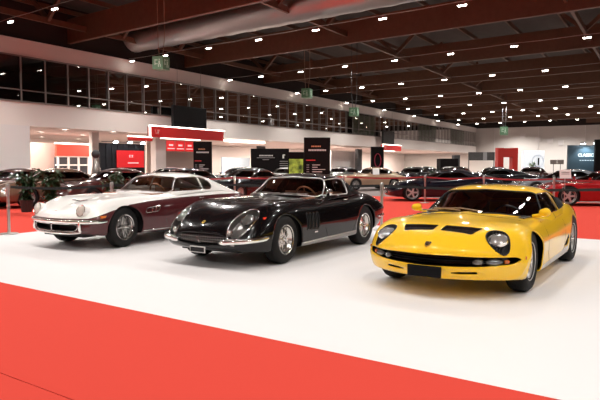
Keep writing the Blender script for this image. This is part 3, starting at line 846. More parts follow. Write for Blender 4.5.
# =================================================================== WHITE OVER BURGUNDY COUPE
WHT = paint('cream white paint', (.95, .93, .89), .3); BUR = paint('burgundy paint', (.075, .014, .016), .28)
def two_tone_car():
    spec = dict(du=.022, nv=110, nvt=60,
        body=[ # x   sweep  q    T    F    Fy   W    M    Wb   B
            (2.015, .22, .0, .53, .53, .45, .74, .45, .70, .28),
            (2.012, .22, .50, .53, .53, .47, .76, .45, .71, .28),
            (1.990, .22, .90, .57, .57, .50, .78, .45, .72, .275),
            (1.930, .20, 1, .61, .62, .54, .80, .46, .735, .26),
            (1.800, .14, 1, .67, .69, .57, .82, .49, .75, .24),
            (1.620, .07, 1, .72, .755, .60, .835, .51, .77, .22),
            (1.400, .02, 1, .765, .80, .62, .845, .53, .785, .21),
            (1.150, 0, 1, .80, .82, .635, .85, .55, .79, .20),
            (.80, 0, 1, .835, .83, .64, .845, .56, .79, .20),
            (.40, 0, 1, .86, .83, .65, .84, .57, .79, .20),
            (-.10, 0, 1, .87, .84, .66, .84, .57, .79, .20),
            (-.60, 0, 1, .87, .85, .67, .845, .58, .79, .20),
            (-1.20, 0, 1, .88, .865, .67, .85, .59, .79, .21),
            (-1.60, 0, 1, .86, .85, .65, .84, .60, .77, .24),
            (-1.95, .03, 1, .81, .80, .61, .81, .60, .74, .29),
            (-2.18, .06, .97, .76, .75, .57, .77, .59, .70, .34),
            (-2.25, .07, .75, .745, .735, .56, .75, .59, .69, .36),
            (-2.26, .07, .0, .745, .735, .56, .75, .59, .69, .36)],
        zcf=.42, zcr=.57,
        top=[ # x sweep T Ry Rz By Bz
            (.58, .24, .82, .58, .77, .66, .74),
            (.46, .24, .88, .63, .84, .72, .78),
            (.24, .22, .98, .63, .935, .745, .81),
            (.04, .18, 1.08, .61, 1.035, .75, .82),
            (-.14, .12, 1.155, .585, 1.105, .75, .825),
            (-.34, .06, 1.20, .565, 1.145, .75, .83),
            (-.60, 0, 1.215, .555, 1.16, .75, .84),
            (-.90, 0, 1.195, .55, 1.135, .745, .85),
            (-1.20, 0, 1.13, .54, 1.07, .735, .855),
            (-1.60, 0, 1.0, .51, .95, .70, .84),
            (-1.95, 0, .86, .48, .83, .65, .79),
            (-2.10, 0, .80, .46, .77, .62, .75)],
        arch=(.368, .362), archz=.325, wf=1.20, wr=-1.20, welly=.77, tub=(-1.05, .50), nose=(1.55, 1.80), tail=(-1.98, -1.56), beltz=.80,
        cabin=[(.42, -.1), (.42, .3), (.24, .58), (-1.1, .66), (-1.2, -.1)])
    c = build_body('grand_tourer', 'two-tone coupe, cream white above burgundy sides, with wire wheels, on white floor', (-2.895, 11.266, -2.1414), spec)
    B, G = c.B, c.G
    c.tagmat = {'lower': 1}; c.skip = ['hole', 'mouth', 'lampcut', 'flankvent', 'scoop']; c.gskip = ['windshield', 'sidewin', 'rearquarter', 'rearwin']
    sd = lambda p, n: (n[:, 1] > .3)
    B.cut('mouth', (1, 2), rpoly([(.02, .305), (.48, .312), (.545, .37), (.52, .425), (.02, .428)], .02), lambda p, n: p[:, 0] > 1.4)
    B.cut('scoop', (0, 1), rpoly([(1.44, -.1), (1.44, .19), (1.475, .20), (1.50, -.1)], .01), lambda p, n: n[:, 2] > .4)
    B.cut('flankvent', (0, 2), rpoly([(.80, .545), (.75, .625), (.42, .655), (.50, .56)], .008), sd)
    B.cut('lower', (0, 2), [(2.2, .0), (2.2, .50), (1.85, .515), (1.70, .56), (1.50, .615), (1.30, .665), (1.10, .70), (.70, .735), (.0, .768), (-1.2, .785), (-2.4, .77), (-2.4, 0)], lambda p, n: (p[:, 2] < .80))
    top = lambda p, n: n[:, 2] > .3
    G.cut('windshield', (1, 2), rpoly([(-.3, .905), (.36, .89), (.65, .855), (.67, .89), (.54, 1.11), (.47, 1.135), (-.3, 1.17)], .03), lambda p, n: (p[:, 0] > -.42) & (n[:, 0] > .10) & (p[:, 1] < .71))
    G.cut('sidewin', (0, 2), rpoly([(.12, .88), (.02, .97), (-.16, 1.08), (-.30, 1.12), (-.74, 1.125), (-.76, .885)], .03), sd)
    G.cut('rearquarter', (0, 2), rpoly([(-.79, .885), (-.77, 1.12), (-.95, 1.10), (-1.05, 1.04), (-1.07, .95), (-.99, .89)], .05), sd)
    G.cut('rearwin', (0, 1), rpoly([(-1.15, -.1), (-1.15, .42), (-1.85, .38), (-1.85, -.1)], .05), lambda p, n: n[:, 2] > .3)
    finish_body(c, [WHT, BUR])
    for s in (1, -1):
        V, F, T = B.piece('mouth', s); o = recess(V, F, (-.14, 0, 0), BLACK, 'grille', c.root)
        V2, F2, _ = B.piece('mouth', s, .003); trim_of(V2, F2, .006, CHROME, 'grille_surround', o)
        a = MB(); n_ = Vector((.955, .05*s, .28)).normalized(); M = n_.to_track_quat('Y', 'Z').to_matrix().to_4x4()
        a.lathe([(.094, -.02), (.101, -.004), (.106, -.02), (.108, -.10), (.100, -.22), (.07, -.34), (0, -.40)], 32, 0, 'y', (1.885, .560*s, .638), M)
        h = smoothed(a.build('headlamp_pod', WHT, c.root), 1.2)
        b = MB(); b.lathe([(.098, -.006), (.095, .004), (.088, .002), (.084, -.014), (.05, -.035), (0, -.04)], 28, 0, 'y', (1.885, .560*s, .638), M); o = smoothed(b.build('headlamp', CHROME, c.root), 1.)
        b = MB(); b.lathe([(.086, -.004), (.06, .012), (.03, .019), (0, .02)], 28, 0, 'y', (1.885, .560*s, .638), M); smoothed(b.build('lens', mat('pale lamp glass', (.62, .57, .50), .12, .1, coat=1.), o), 1.)
        V, F, T = B.piece('flankvent', s); o = recess(V, F, (0, -.03*s, 0), BUR, 'flank_vent', c.root)
        V2, F2, _ = B.piece('flankvent', s, .002); trim_of(V2, F2, .006, CHROME, 'vent_frame', o)
        a = MB()
        for x in (.54, .62): a.bar((x+.03, s*(sh_y(B, x, .57)+.002), .556), (x, s*(sh_y(B, x, .63)+.002), .638), .008, .008)
        a.build('vent_bars', CHROME, o)
        a = MB(); y = sh_y(B, 1.64, .535); a.box((1.655, (y+.006)*s, .535), (.12, .02, .035), 0, Matrix.Rotation(.16*s, 4, 'Z')); a.build('side_marker', AMBER, c.root)
        glass(c, G, 'sidewin', 'side_window', CARGLASS, s, -.006, CHROME, .007)
        glass(c, G, 'rearquarter', 'quarter_window', CARGLASS, s, -.006, CHROME, .007)
        a = MB(); a.tube([(-.05, s*(sh_y(G, -.05, .90)+.002), .885), (-.13, s*(sh_y(G, -.13, 1.07)+.002), 1.08)], .007, 6); a.build('quarterlight_bar', CHROME, c.root)
        a = MB(); a.tube([(x, s*(sh_y(B, x, .245)+.007), .245) for x in np.linspace(-.82, .82, 9)], .011, 6); a.build('sill_strip', CHROME, c.root, smooth=True)
        a = MB()
        for P in ([(.26, .80), (.30, .62), (.30, .40), (.24, .25)], [(-.80, .82), (-.86, .62), (-.84, .42), (-.74, .26)]):
            a.tube([(x, s*(sh_y(B, x, z)), z) for x, z in P], .0035, 5)
        a.build('shut_lines', BLACK, c.root)
        a = MB(); y = sh_y(B, -.66, .74)+.01; a.tube([(-.58, s*y, .74), (-.66, s*(y+.014), .742), (-.74, s*y, .74)], .009, 8); a.build('door_handle', CHROME, c.root, smooth=True)
        tl = MB(); tl.box((-2.225, .5*s, .60), (.03, .26, .08)); tl.build('tail_lamp', REDLENS, c.root)
    # full-width bumper rail wrapping to the wheel arches, with lower lip
    a = MB(); P = []
    xs = [1.60, 1.68, 1.76, 1.83]
    L = [(x, sh_y(B, x, .465)+.016) for x in xs]+[(front_x(B, y, .46)+.02, y) for y in (.66, .55, .4, .2, 0)]
    P = [(x, y, .462) for x, y in L]; P = P+[(x, -y, z) for x, y, z in P[::-1][1:]]
    a.tube(P, [.012, .024]+[.030]*(len(P)-4)+[.024, .012], 12, 0, False, .55)
    smoothed(a.build('front_bumper', CHROME, c.root), 1.)
    a = MB(); P = [(front_x(B, y, .29)+.010, y, .278+.10*max(0, abs(y)-.42)) for y in np.linspace(-.60, .60, 17)]
    a.tube(P, [.006]+[.021]*15+[.006], 10, 0, False, .8); smoothed(a.build('bumper_lip', CHROME, c.root), 1.)
    for s in (1, -1):
        a = MB(); a.tube([(front_x(B, .59, z)+.010, .585*s, z) for z in np.linspace(.31, .45, 5)], .026, 10); smoothed(a.build('bumper_end', CHROME, c.root), 1.)
    V, F, T = B.piece('scoop', 0); o = recess(V, F, (0, 0, -.02), BLACK, 'bonnet_scoop', c.root)
    a = MB()
    for y in np.linspace(-.16, .16, 9): a.box((1.47, y, sh_z(B, 1.47, y)+.004), (.05, .014, .008))
    a.build('bonnet_letters', CHROME, o)
    a = MB(); z0 = sh_z(B, 1.93, 0)
    a.box((1.93, 0, z0+.006), (.07, .012, .006)); a.box((1.915, 0, z0+.010), (.012, .05, .006))
    for y in (-.02, .02): a.box((1.895, y, z0+.014), (.03, .008, .006))
    a.build('trident_emblem', CHROME, c.root)
    glass(c, G, 'windshield', 'windscreen', CARGLASS, 0, -.006, TRIM, .009)
    glass(c, G, 'rearwin', 'rear_window', CARGLASS_D, 0, -.006, CHROME, .007)
    wiper(c, (.56, .05, .885), (.36, .50, .90)); wiper(c, (.57, -.35, .885), (.50, .06, .90))
    seat(c.root, -.50, .34, .26, LEATHER_T); seat(c.root, -.50, -.34, .26, LEATHER_T)
    steering(c.root, .02, .34, .84, .19, mat('wood rim', (.25, .1, .04), .35))
    a = MB(); a.box((.28, 0, .77), (.34, 1.25, .16)); a.build('dashboard', LEATHER_T, c.root)
    a = MB(); a.box((-1.3, 0, .80), (.9, 1.2, .04)); a.build('parcel_shelf', LEATHER_T, c.root)
    for s in (1, -1):
        make_wheel(c.root, 1.20, .70*s, .328, 'wire', s, .12, .18, .20)
        make_wheel(c.root, -1.20, .71*s, .328, 'wire', s, 0, .18, .20)
    return c
MC = two_tone_car()

# =================================================================== THE HALL
WARMW = mat('fascia board', (.84, .77, .72), .75, bump=.03)
WALLW = mat('white wall board', (.78, .72, .68), .8)
PANELG = mat('grey wall panel', (.80, .76, .74), .7)
GLULAM = mat('glued timber', (.15, .072, .040), .5, bump=.05, bscale=4, noise=.25)
DECK = mat('roof deck', (.085, .07, .06), .85, noise=.2, bscale=1.5)
ALU = mat('window aluminium', (.30, .27, .25), .45, .5)
RED = mat('red board', (.50, .012, .012), .45)
REDSIGN = mat('lit red sign', (.5, .01, .015), .4, emit=(.75, .03, .03), estr=.55)
COVE = mat('white cove light', (1, 1, 1), .5, emit=(1, .86, .74), estr=5.)
DOWN = mat('downlight', (1, 1, 1), .5, emit=(1, .9, .8), estr=9.)
LED = mat('led', (1, 1, 1), .5, emit=(1, .91, .82), estr=36.)
CONC = mat('hall floor', (.16, .12, .11), .55, noise=.15, bscale=.6)

def orient(yaw): return Matrix.Rotation(yaw, 4, 'Z')
def wallbox(name, n0, n1, w0, w1, z0, z1, m, parent=None, st=True):
    mb = MB(); v = [nw(n, w, z) for z in (z0, z1) for n, w in ((n0, w0), (n1, w0), (n1, w1), (n0, w1))]
    mb.add(v, [(0, 3, 2, 1), (4, 5, 6, 7), (0, 1, 5, 4), (1, 2, 6, 5), (2, 3, 7, 6), (3, 0, 4, 7)])
    o = mb.build(name, m, parent)
    if st and parent is None: struct(o)
    return o
# floor, walls
wallbox('floor', -46, 50, -25, 125, -.25, -.012, CONC)
wallbox('wall_left', -30.3, -30, -25, 112, 3.5, 4.77, WARMW)
wallbox('wall_left_upper', -30.3, -30, -25, 112, 7.26, 8.17, WARMW)
wallbox('wall_left_top', -30.6, -30.35, -25, 112, 8.1, 10.6, mat('dark upper wall', (.03, .02, .017), .9))
wallbox('ceiling_recess', -44, -30.3, -25, 112, 3.5, 3.75, mat('soffit', (.55, .47, .43), .7))
wallbox('floor_gallery', -36, -30.3, -25, 112, 4.45, 4.75, DARKGREY)
wallbox('wall_recess', -44.3, -44, -25, 112, -.02, 3.5, WALLW)
wallbox('wall_gallery', -36.3, -36, -25, 112, 4.75, 7.4, mat('gallery wall', (.035, .03, .03), .9))
wallbox('ceiling_gallery', -36.3, -30.35, -25, 112, 7.4, 7.5, DARKGREY)
wallbox('wall_front', -30.0, -29.9, -4, 20.6, 0, 3.5, PANELG)
wallbox('wall_right', 50, 50.3, -25, 125, -.02, 10.6, mat('side wall', (.35, .3, .28), .8))
wallbox('wall_behind', -46, 50, -25.3, -25, -.02, 10.6, MATS['side wall'])
wallbox('ceiling', -46, 50, -25, 125, 10.6, 10.8, DECK)
# end wall runs parallel to the beams
E0 = hall(107.35, -47); E1 = hall(118, 50)
mb = MB(); mb.bar((E0.x, E0.y, 4.05), (E1.x, E1.y, 4.05), .3, 8.1); ew = struct(mb.build('wall_end', mat('end wall board', (.74, .70, .66), .8)))
mb = MB(); mb.bar((E0.x, E0.y, 9.4), (E1.x, E1.y, 9.4), .3, 2.6); struct(mb.build('wall_end_upper', MATS['dark upper wall']))
bu = (E1-E0).normalized(); bn = Vector((bu.y, -bu.x, 0))   # towards the camera
for k, d in enumerate((20, 27.5, 35, 42.5)):
    p = E0+bu*d+bn*.2; mb = MB(); mb.box((p.x, p.y, 4.05), (.12, .12, 8.1)); struct(mb.build('trim_%d' % (k+1), PANELG))
for k, (x, y) in enumerate(((523, 136), (550, 141), (561, 143), (538, 139))):
    r = ray(x, y); nrm = np.array([bn.x, bn.y]); t = ((E0.x*nrm[0]+E0.y*nrm[1])+.2)/(r[0]*nrm[0]+r[1]*nrm[1]); p = Vector((r*t+[0, 0, EYE]).tolist())
    a = MB(); a.box((0, 0, 0), (.25, .85, .85)); o = a.build('ventilation_grille', PANELG, None, loc=p, rot=(0, 0, math.atan2(bn.y, bn.x)))
    tag(o, 'small square vent grille high on the end wall, %s' % ('leftmost of four', 'third of four', 'rightmost of four', 'second of four')[k], 'vent', 'ventilation grilles on the end wall')
    s_ = MB()
    for q in range(5): s_.box((.13, 0, -.4+q*.2), (.04, 1., .05))
    s_.build('slats', PANELG, o)

# ribbon of windows: one structure per bay of five panes
WGLASS = glassmat('window glass', (.80, .86, .82), .8, .015, 1.6)
nb = 0
w = 14.2
while w < 111:
    nb += 1
    w1 = min(w+7.5, 112)
    fr = MB()
    for k in range(6):
        ww = w+k*1.5
        if ww > 112 or (k == 5): continue
        a = nw(-29.98, ww, 4.75); fr.bar(a, (a.x, a.y, 7.28), .05, .09, up=(WX[0], WX[1], 0))
    for z, hh in ((4.80, .07), (5.42, .05), (7.24, .06)):
        fr.bar(nw(-29.98, w, z), nw(-29.98, w1, z), .12, hh)
    win = struct(fr.build('window_%d' % nb, ALU))
    g = MB(); a, b = nw(-30.06, w, 4.8), nw(-30.06, w1, 7.25)
    g.add([(a.x, a.y, 4.8), (b.x, b.y, 4.8), (b.x, b.y, 7.25), (a.x, a.y, 7.25)], [(0, 1, 2, 3)]); g.build('pane', WGLASS, win)
    w += 7.5
# pale blinds behind the far panes and a few near ones
BLIND = mat('green grey blind', (.42, .44, .36), .9, noise=.2, bscale=.8)
for k, (wa, wb) in enumerate(((33.5, 36.2), (62, 76), (76.5, 92), (92.5, 110))):
    a = MB(); n_ = int((wb-wa)/.35)
    for q in range(n_):
        a.bar(nw(-30.7-(q % 2)*.02, wa+q*.35, 6.02), nw(-30.7-(q % 2)*.02, wa+q*.35+.34, 6.02), .02, 2.4)
    o = a.build('window_blind', BLIND)
    tag(o, ('grey green blind behind the window above the hanging black screen', 'grey green blind behind the upper windows beside the second black screen', 'grey green blind behind the middle of the far upper windows', 'grey green blind behind the last upper windows by the end wall')[k], 'blind', 'blinds behind the upper windows')

# carpets
def poly_slab(name, pts, z0, z1, m):
    n = len(pts); v = [(p[0], p[1], z0) for p in pts]+[(p[0], p[1], z1) for p in pts]
    o = MB(); o.add(v, [tuple(range(n))[::-1], tuple(range(n, 2*n))]+[(i, (i+1) % n, (i+1) % n+n, i+n) for i in range(n)]); return o.build(name, m)
RC = mat('red carpet', (.64, .062, .042), .95, bump=.15, bscale=220, noise=.05, spec=.1)
WC = mat('white display floor', (.80, .775, .77), .42, bump=.02, bscale=6, spec=.3)
fd = Vector((.819, -.574, 0))
F0 = Vector((-7.10, 9.43, 0)); F1 = F0+fd*16
R0 = Vector((5.17, 11.02, 0))-fd*9.6; R1 = Vector((5.17, 11.02, 0))+fd*6.5
rs = math.sqrt(1)
def along(t, off):                                # strips of carpet parallel to the display floor's front edge
    q = Vector((fd.y, -fd.x, 0))*off             # towards the camera
    return F0+fd*t+q
edges = [0, 1.62, 3.62, 5.62, 9.6]
for k in range(4):
    a, b = edges[k]+(.004 if k else 0), edges[k+1]-.004
    o = poly_slab('red_carpet', [along(-14, a)[:2], along(-14, b)[:2], along(24, b)[:2], along(24, a)[:2]], -.012, -.001, RC)
    tag(o, ('red carpet strip running along the front edge of the white floor', 'second red carpet strip in front of the white floor, past the seam', 'red carpet strip nearest the camera', 'red carpet strip behind the camera position')[k], 'carpet', 'red carpet strips')
# red carpet around and behind the white floor (cut around it)
far = [nw(-24, -2), nw(-24, 44), nw(14, 44), nw(14, -2)]
o = poly_slab('red_carpet', [p[:2] for p in [nw(-24, 6), nw(-24, 24), nw(3, 24), R1+Vector((7, -4, 0)), R1, R0, F0, F0-fd*14]], -.012, -.001, RC)
tag(o, 'red carpet behind the white floor, under the far cars and barriers', 'carpet')
o = poly_slab('display_floor', [p[:2] for p in (F0, F1, R1, R0)], -.012, .0, WC)
tag(o, 'smooth white display floor under the three classic cars', 'floor')

# roof timber
for k in range(-4, 10):
    a = 20.3+10.1*k; p, q = hall(a, -31.5), hall(a, 49)
    mb = MB(); mb.bar((p.x, p.y, 9.2), (q.x, q.y, 9.2), .26, 1.4); o = struct(mb.build('ceiling_beam', GLULAM))
    e = o.modifiers.new('bevel', 'BEVEL'); e.width = .02
for n in (-28.6, -16.4, -4.2, 8, 20.2, 32.4):
    mb = MB(); p, q = hall(-20, n), hall(112, n); mb.bar((p.x, p.y, 9.05), (q.x, q.y, 9.05), .16, .30)
    o = struct(mb.build('ceiling_purlin', GLULAM))
    if n < 25:
        for j in range(0, 7):
            for d in (2.6, 7.5):
                a = 20.3+10.1*(j-1)+d; base = hall(a, n, 9.1)
                for s in (-1, 1):
                    t = hall(a, n+1.7*s, 10.55); mb = MB(); mb.bar(base, t, .16, .22); mb.build('brace', GLULAM, o)
for n in np.arange(-30, 46, 3.05):
    mb = MB(); p, q = hall(-20, n), hall(112, n); mb.bar((p.x, p.y, 10.2), (q.x, q.y, 10.2), .12, .24); struct(mb.build('ceiling_joist', GLULAM))

# duct hung between the first beams
ZINC = mat('galvanised duct', (.50, .49, .48), .36, 1., bump=.1, bscale=3)
def duct(a, n0, n1, z, r, label):
    p, q = hall(a, n0, z), hall(a, n1, z); N = 60; P = [p.lerp(q, t/N) for t in range(N+1)]
    mb = MB(); mb.tube(P, [r*(1.0 if k % 3 else 1.035) for k in range(N+1)], 20); o = smoothed(mb.build('air_duct', ZINC), .9); tag(o, label, 'duct', None)
    st = MB()
    for k in range(4, N, 8):
        st = MB(); st.tube([(P[k].x, P[k].y, z+r), (P[k].x, P[k].y, 10.6)], .012, 5); st.build('hanger', STEEL, o)
duct(24.6, -29.5, 4, 9.52, .92, 'big galvanised round air duct between the nearest two beams')

# ------------------------------------------------------------ spot lamps in rows on cables
ORD = ['first', 'second', 'third', 'fourth', 'fifth', 'sixth', 'seventh', 'eighth', 'ninth', 'tenth', 'eleventh', 'twelfth', 'thirteenth', 'fourteenth', 'fifteenth', 'sixteenth', 'seventeenth', 'eighteenth', 'nineteenth', 'twentieth']
def proj(P):
    z = P[2]-EYE; d = P[1]*math.cos(PITCH)-z*math.sin(PITCH); v = z*math.cos(PITCH)+P[1]*math.sin(PITCH)
    return (300+FPX*P[0]/d, 200-FPX*v/d) if d > .2 else (-999, -999)
lp = None
HOUSE = mat('lamp housing', (.25, .2, .18), .5)
def make_lamp():
    r = thing('spot_lamp', '', 'lamp')
    a = MB(); a.box((0, 0, .03), (.42, .14, .06)); a.box((0, 0, .09), (.30, .02, .08)); a.build('housing', HOUSE, r)
    for s in (-.14, 0, .14):
        b = MB(); b.lathe([(.055, .0), (.05, -.03), (.03, -.045), (0, -.05)], 10, 0, 'z', (s, 0, 0)); b.build('led', LED, r, smooth=True)
    return r
proto = None; lights = []
for j in range(-3, 9):
    a = 24.4+10.1*j; vis_n = []
    for k in range(0, 21):
        n = (-29.55 if k == 0 else -30.1+3.77*k); P = hall(a, n, 8.0); px = proj(P)
        vis = -25 < px[0] < 625 and -15 < px[1] < 160
        lights.append((a, n, P))
        if not vis or j > 7: continue
        vis_n.append(n)
        if proto is None: L = proto = make_lamp()
        else: L = copy_tree(proto)
        L.location = P; L.rotation_euler = (0, 0, BYAW)
        L['label'] = 'ceiling spot lamp, %s from the window wall on the %s lamp row from the camera' % (ORD[k], ORD[max(0, j+1)]); L['group'] = 'spot lamps hung in rows under the roof'; L['category'] = 'lamp'
    if vis_n:
        p, q = hall(a, -29.9, 8.16), hall(a, 44, 8.16); mb = MB(); N = 40
        mb.tube([p.lerp(q, t/N)+Vector((0, 0, -.03*math.sin(t*PI/2)**2)) for t in range(N+1)], .014, 5)
        tag(mb.build('lamp_cable', STEEL), 'thin steel cable carrying the %s row of ceiling spot lamps from the camera' % ORD[j+1], 'cable', 'lamp cables')
def spot(loc, power, size=2.6, blend=.6, col=(1, .965, .92), rad=.12):
    l = bpy.data.lights.new('spot', 'SPOT'); l.energy = power; l.spot_size = size; l.spot_blend = blend; l.color = col; l.shadow_soft_size = rad
    o = bpy.data.objects.new('spot_light', l); C.objects.link(o); o.location = loc; return o
def area(loc, sx, sy, power, rot=(0, 0, 0), col=(1, .9, .8)):
    l = bpy.data.lights.new('area', 'AREA'); l.shape = 'RECTANGLE'; l.size = sx; l.size_y = sy; l.energy = power; l.color = col
    o = bpy.data.objects.new('area_light', l); C.objects.link(o); o.location = loc; o.rotation_euler = rot; return o
SPOTP = 635
for a, n, P in lights:
    if a > 62 and (round((n+30.1)/3.77) % 2 or n > 12): continue
    if n > 30: continue
    if n < -29: continue
    spot((P.x, P.y, P.z-.12), SPOTP*(1.45 if n < -14 else 1)*(3.1 if a > 62 else 1), 2.65, .7)

# ------------------------------------------------------------ boards along the window wall
def span(n, x0, x1):                     # wall distances at two picture columns
    a = at_n(x0, 165, n); b = at_n(x1, 165, n)
    return float(np.array(a[:2])@WX), float(np.array(b[:2])@WX)
def zat(n, x, y): return at_n(x, y, n).z
# red header with glowing top edge
def red_header(label, n, x0, x1, z0, z1, depth, lab2):
    w0, w1 = span(n, x0, x1)
    r = thing('stand_header', label, 'sign', nw(n, (w0+w1)/2, z0))
    r.rotation_euler = (0, 0, WYAW)
    L = w1-w0
    a = MB(); a.box((0, depth/2, (z1-z0)/2), (L, depth, z1-z0)); a.build('header_board', RED, r)
    a = MB(); a.box((0, .05, z1-z0+.04), (L+.25, .10, .07)); a.build('cove_light', COVE, r)
    a = MB(); a.box((-L/2-.08, .05, (z1-z0)/2), (.06, .10, z1-z0)); a.build('end_light', COVE, r)
    a = MB(); a.box((-.1*L, depth*.5, -.04), (L*.5, .25, .05)); a.build('under_light', COVE, r)
    a = MB()
    for s in (-1, 1):
        a.bar((-L/2+.45+s*.10, -.02, (z1-z0)*.3), (-L/2+.45+s*.16, -.02, (z1-z0)*.7), .05, .03)
        a.bar((-L/2+.45, -.02, (z1-z0)*.5+.12*s), (-L/2+.45+.14, -.02, (z1-z0)*.5), .04, .03)
    a.build('logo_mark', mat('sign pink', (.8, .35, .32), .5), r)
    return r
red_header('long red header board with white glowing edge, under the black hanging screen', -27, 152, 224, 3.08, 3.74, .35, '')
red_header('short red header board further back, beside the dark panel with a red ring', -27, 383.5, 401, 3.0, 3.62, .35, '')
def hang_screen(label, n, x0, x1, z0, z1):
    w0, w1 = span(n, x0, x1); r = thing('hanging_screen', label, 'screen', nw(n, (w0+w1)/2, z0)); r.rotation_euler = (0, 0, WYAW)
    a = MB(); a.box((0, .1, (z1-z0)/2), (w1-w0, .2, z1-z0)); a.build('casing', BLACK, r)
    a = MB(); a.box((0, -.005, (z1-z0)/2), (w1-w0-.1, .01, z1-z0-.1)); a.build('display', GLOSSB, r)
    for s in (-1, 1):
        a = MB(); a.tube([(s*(w1-w0)*.35, .1, z1-z0), (s*(w1-w0)*.35, .1, 8.4-z0)], .01, 4); a.build('hanging_cable', DARKGREY, r)
    a = MB(); a.tube([(0, .2, .5), (0, .9, .5)], .04, 6); a.build('wall_bracket', DARKGREY, r)
hang_screen('black hanging screen above the long red header', -29, 174, 207, 3.98, 5.48)
hang_screen('black hanging screen above the short far red header', -29, 383, 394, 3.9, 5.5)
# black booth with red screen
w0, w1 = span(-30.5, 101, 146)
r = thing('black_booth', 'black draped booth wall with a red screen and three bright lamps', 'booth', nw(-30.5, (w0+w1)/2)); r.rotation_euler = (0, 0, WYAW); L = w1-w0
a = MB(); 
for k in range(16): a.box((-L/2+(k+.5)*L/16, .12+.05*(k % 2), 1.38), (L/16, .12, 2.76))
a.build('backdrop', mat('black drape', (.012, .012, .016), .9), r)
a = MB(); a.box((.55, .0, 1.75), (2.35, .06, 1.12)); sc = a.build('red_screen', REDSIGN, r)
a = MB()
PINK = mat('screen pink', (1, .5, .5), .5, emit=(1, .45, .45), estr=.9)
for s in (-1, 1):
    a.bar((.55+s*.05, -.04, 1.86), (.55+s*.16, -.04, 2.02), .03, .02); a.bar((.55+s*.16, -.04, 1.86), (.55+s*.05, -.04, 2.02), .03, .02)
a.build('screen_mark', PINK, r)
a = MB()
for k in range(9): a.box((.32+k*.105, -.04, 1.49), (.08, .02, .07))
a.build('screen_writing', PINK, r)
for k, x in enumerate((-1.05, .15, 1.3)):
    a = MB(); a.box((x, -.35, 2.86), (.34, .16, .12)); l = a.build('lamp_head', DARKGREY, r)
    a = MB(); a.box((x, -.36, 2.79), (.28, .12, .03)); a.box((x, -.435, 2.83), (.28, .02, .11)); a.build('lamp_lens', mat('booth lamp', (1, 1, 1), .5, emit=(.93, .97, 1), estr=38.), l)
a = MB(); a.bar((-L/2, -.1, 2.84), (L/2, -.1, 2.84), .05, .05); a.build('lamp_rail', DARKGREY, r)
# red stand further left in the recess
def wboard(name, label, cat, n, x0, x1, z0, z1, m, th=.12, parent=None, group=None):
    w0, w1 = span(n, x0, x1); o = wallbox(name, n-th, n, w0, w1, z0, z1, m, parent, False)
    if parent is None: tag(o, label, cat, group)
    return o
N1 = -36
w0, w1 = span(N1, 57, 92)
r = thing('red_stand', 'lit red stand with glazed dark front, left of the black booth', 'stand', nw(N1, (w0+w1)/2)); r.rotation_euler = (0, 0, WYAW); L = w1-w0
a = MB(); a.box((0, .1, 2.38), (L, .2, .80)); a.build('header_board', mat('bright red board', (.75, .04, .02), .5, emit=(.9, .06, .03), estr=.35), r)
a = MB(); a.box((0, -.02, 2.86), (L+.3, .1, .08)); a.build('cove_light', COVE, r)
a = MB(); a.box((0, .25, .95), (L, .1, 1.9)); a.build('glazed_front', mat('grey glazing', (.06, .06, .07), .2), r)
for k in range(4):
    a = MB(); a.box((-L/2+.2+k*(L-.4)/3, .15, .95), (.12, .1, 1.9)); a.build('mullion', PANELG, r)
a = MB(); a.box((0, .15, 1.35), (L, .1, .1)); a.build('rail', PANELG, r)
wboard('column', 'white column between the red stand and the black booth', 'column', -32, 92.5, 99.5, 0, 3.5, WALLW, .3)
wboard('partition', 'pale pinkish partition panel left of the red stand', 'partition', -37, 27, 56, 0, 2.9, mat('pink panel', (.46, .36, .32), .8), .1)
wboard('partition', 'pale partition panels behind the long red header', 'partition', -33, 147, 196, 0, 3.3, MATS['pink panel'], .1)
wboard('column', 'slim pale column left of the first black totem, behind the long red header', 'column', -31, 156, 166, 0, 3.5, WALLW, .5)
wboard('partition', 'light grey partition panels just right of the tallest black totem', 'partition', -33, 331, 357, 0, 3.0, PANELG, .1)
wboard('column', 'grey column left of the dark panel with a red ring', 'column', -32, 358, 362, 0, 3.3, DARKGREY, .4)
wboard('light_bar', 'long white light strip under the fascia right of the long red header', 'light', -30.2, 225, 265, 3.22, 3.42, COVE, .1)
wboard('glass_screen', 'blue grey glass screen in the recess left of the wide black board', 'screen', -40, 222, 250, 0, 2.15, mat('blue grey glass', (.16, .21, .25), .2), .1)
wboard('banner', 'dark blue small banner above the wide black board', 'banner', -33, 257, 265.5, 2.45, 3.15, DARKGREY, .05)
for k, (x0, x1) in enumerate(((167, 175), (176, 184.5), (185.5, 193.5))):
    o = wboard('hanging_banner', '', 'banner', -28.2, x0, x1, 2.28, 2.98, REDSIGN, .05)
    tag(o, 'small red hanging banner under the long header, %s of three' % ('leftmost', 'middle', 'rightmost')[k], 'banner', 'red hanging banners')
    w0, w1 = span(-28.2, x0, x1); mb = MB(); c_ = nw(-28.17, (w0+w1)/2, 2.70)
    mb.bar(c_+Vector((-.1, -.16, -.02)), c_+Vector((.1, .16, -.02)), .01, .12); mb.bar(c_+Vector((-.17, -.26, -.25)), c_+Vector((.17, .26, -.25)), .01, .06); mb.build('banner_print', PINK, o)
w0, w1 = span(-30.5, 131, 153)
o = wboard('soffit_board', 'red soffit board with lit edge between black booth and long header', 'board', -30.2, 130, 153, 2.98, 3.2, RED, .2)
wboard('edge_light', '', '', -30.15, 129, 153, 3.22, 3.3, COVE, .1, o)

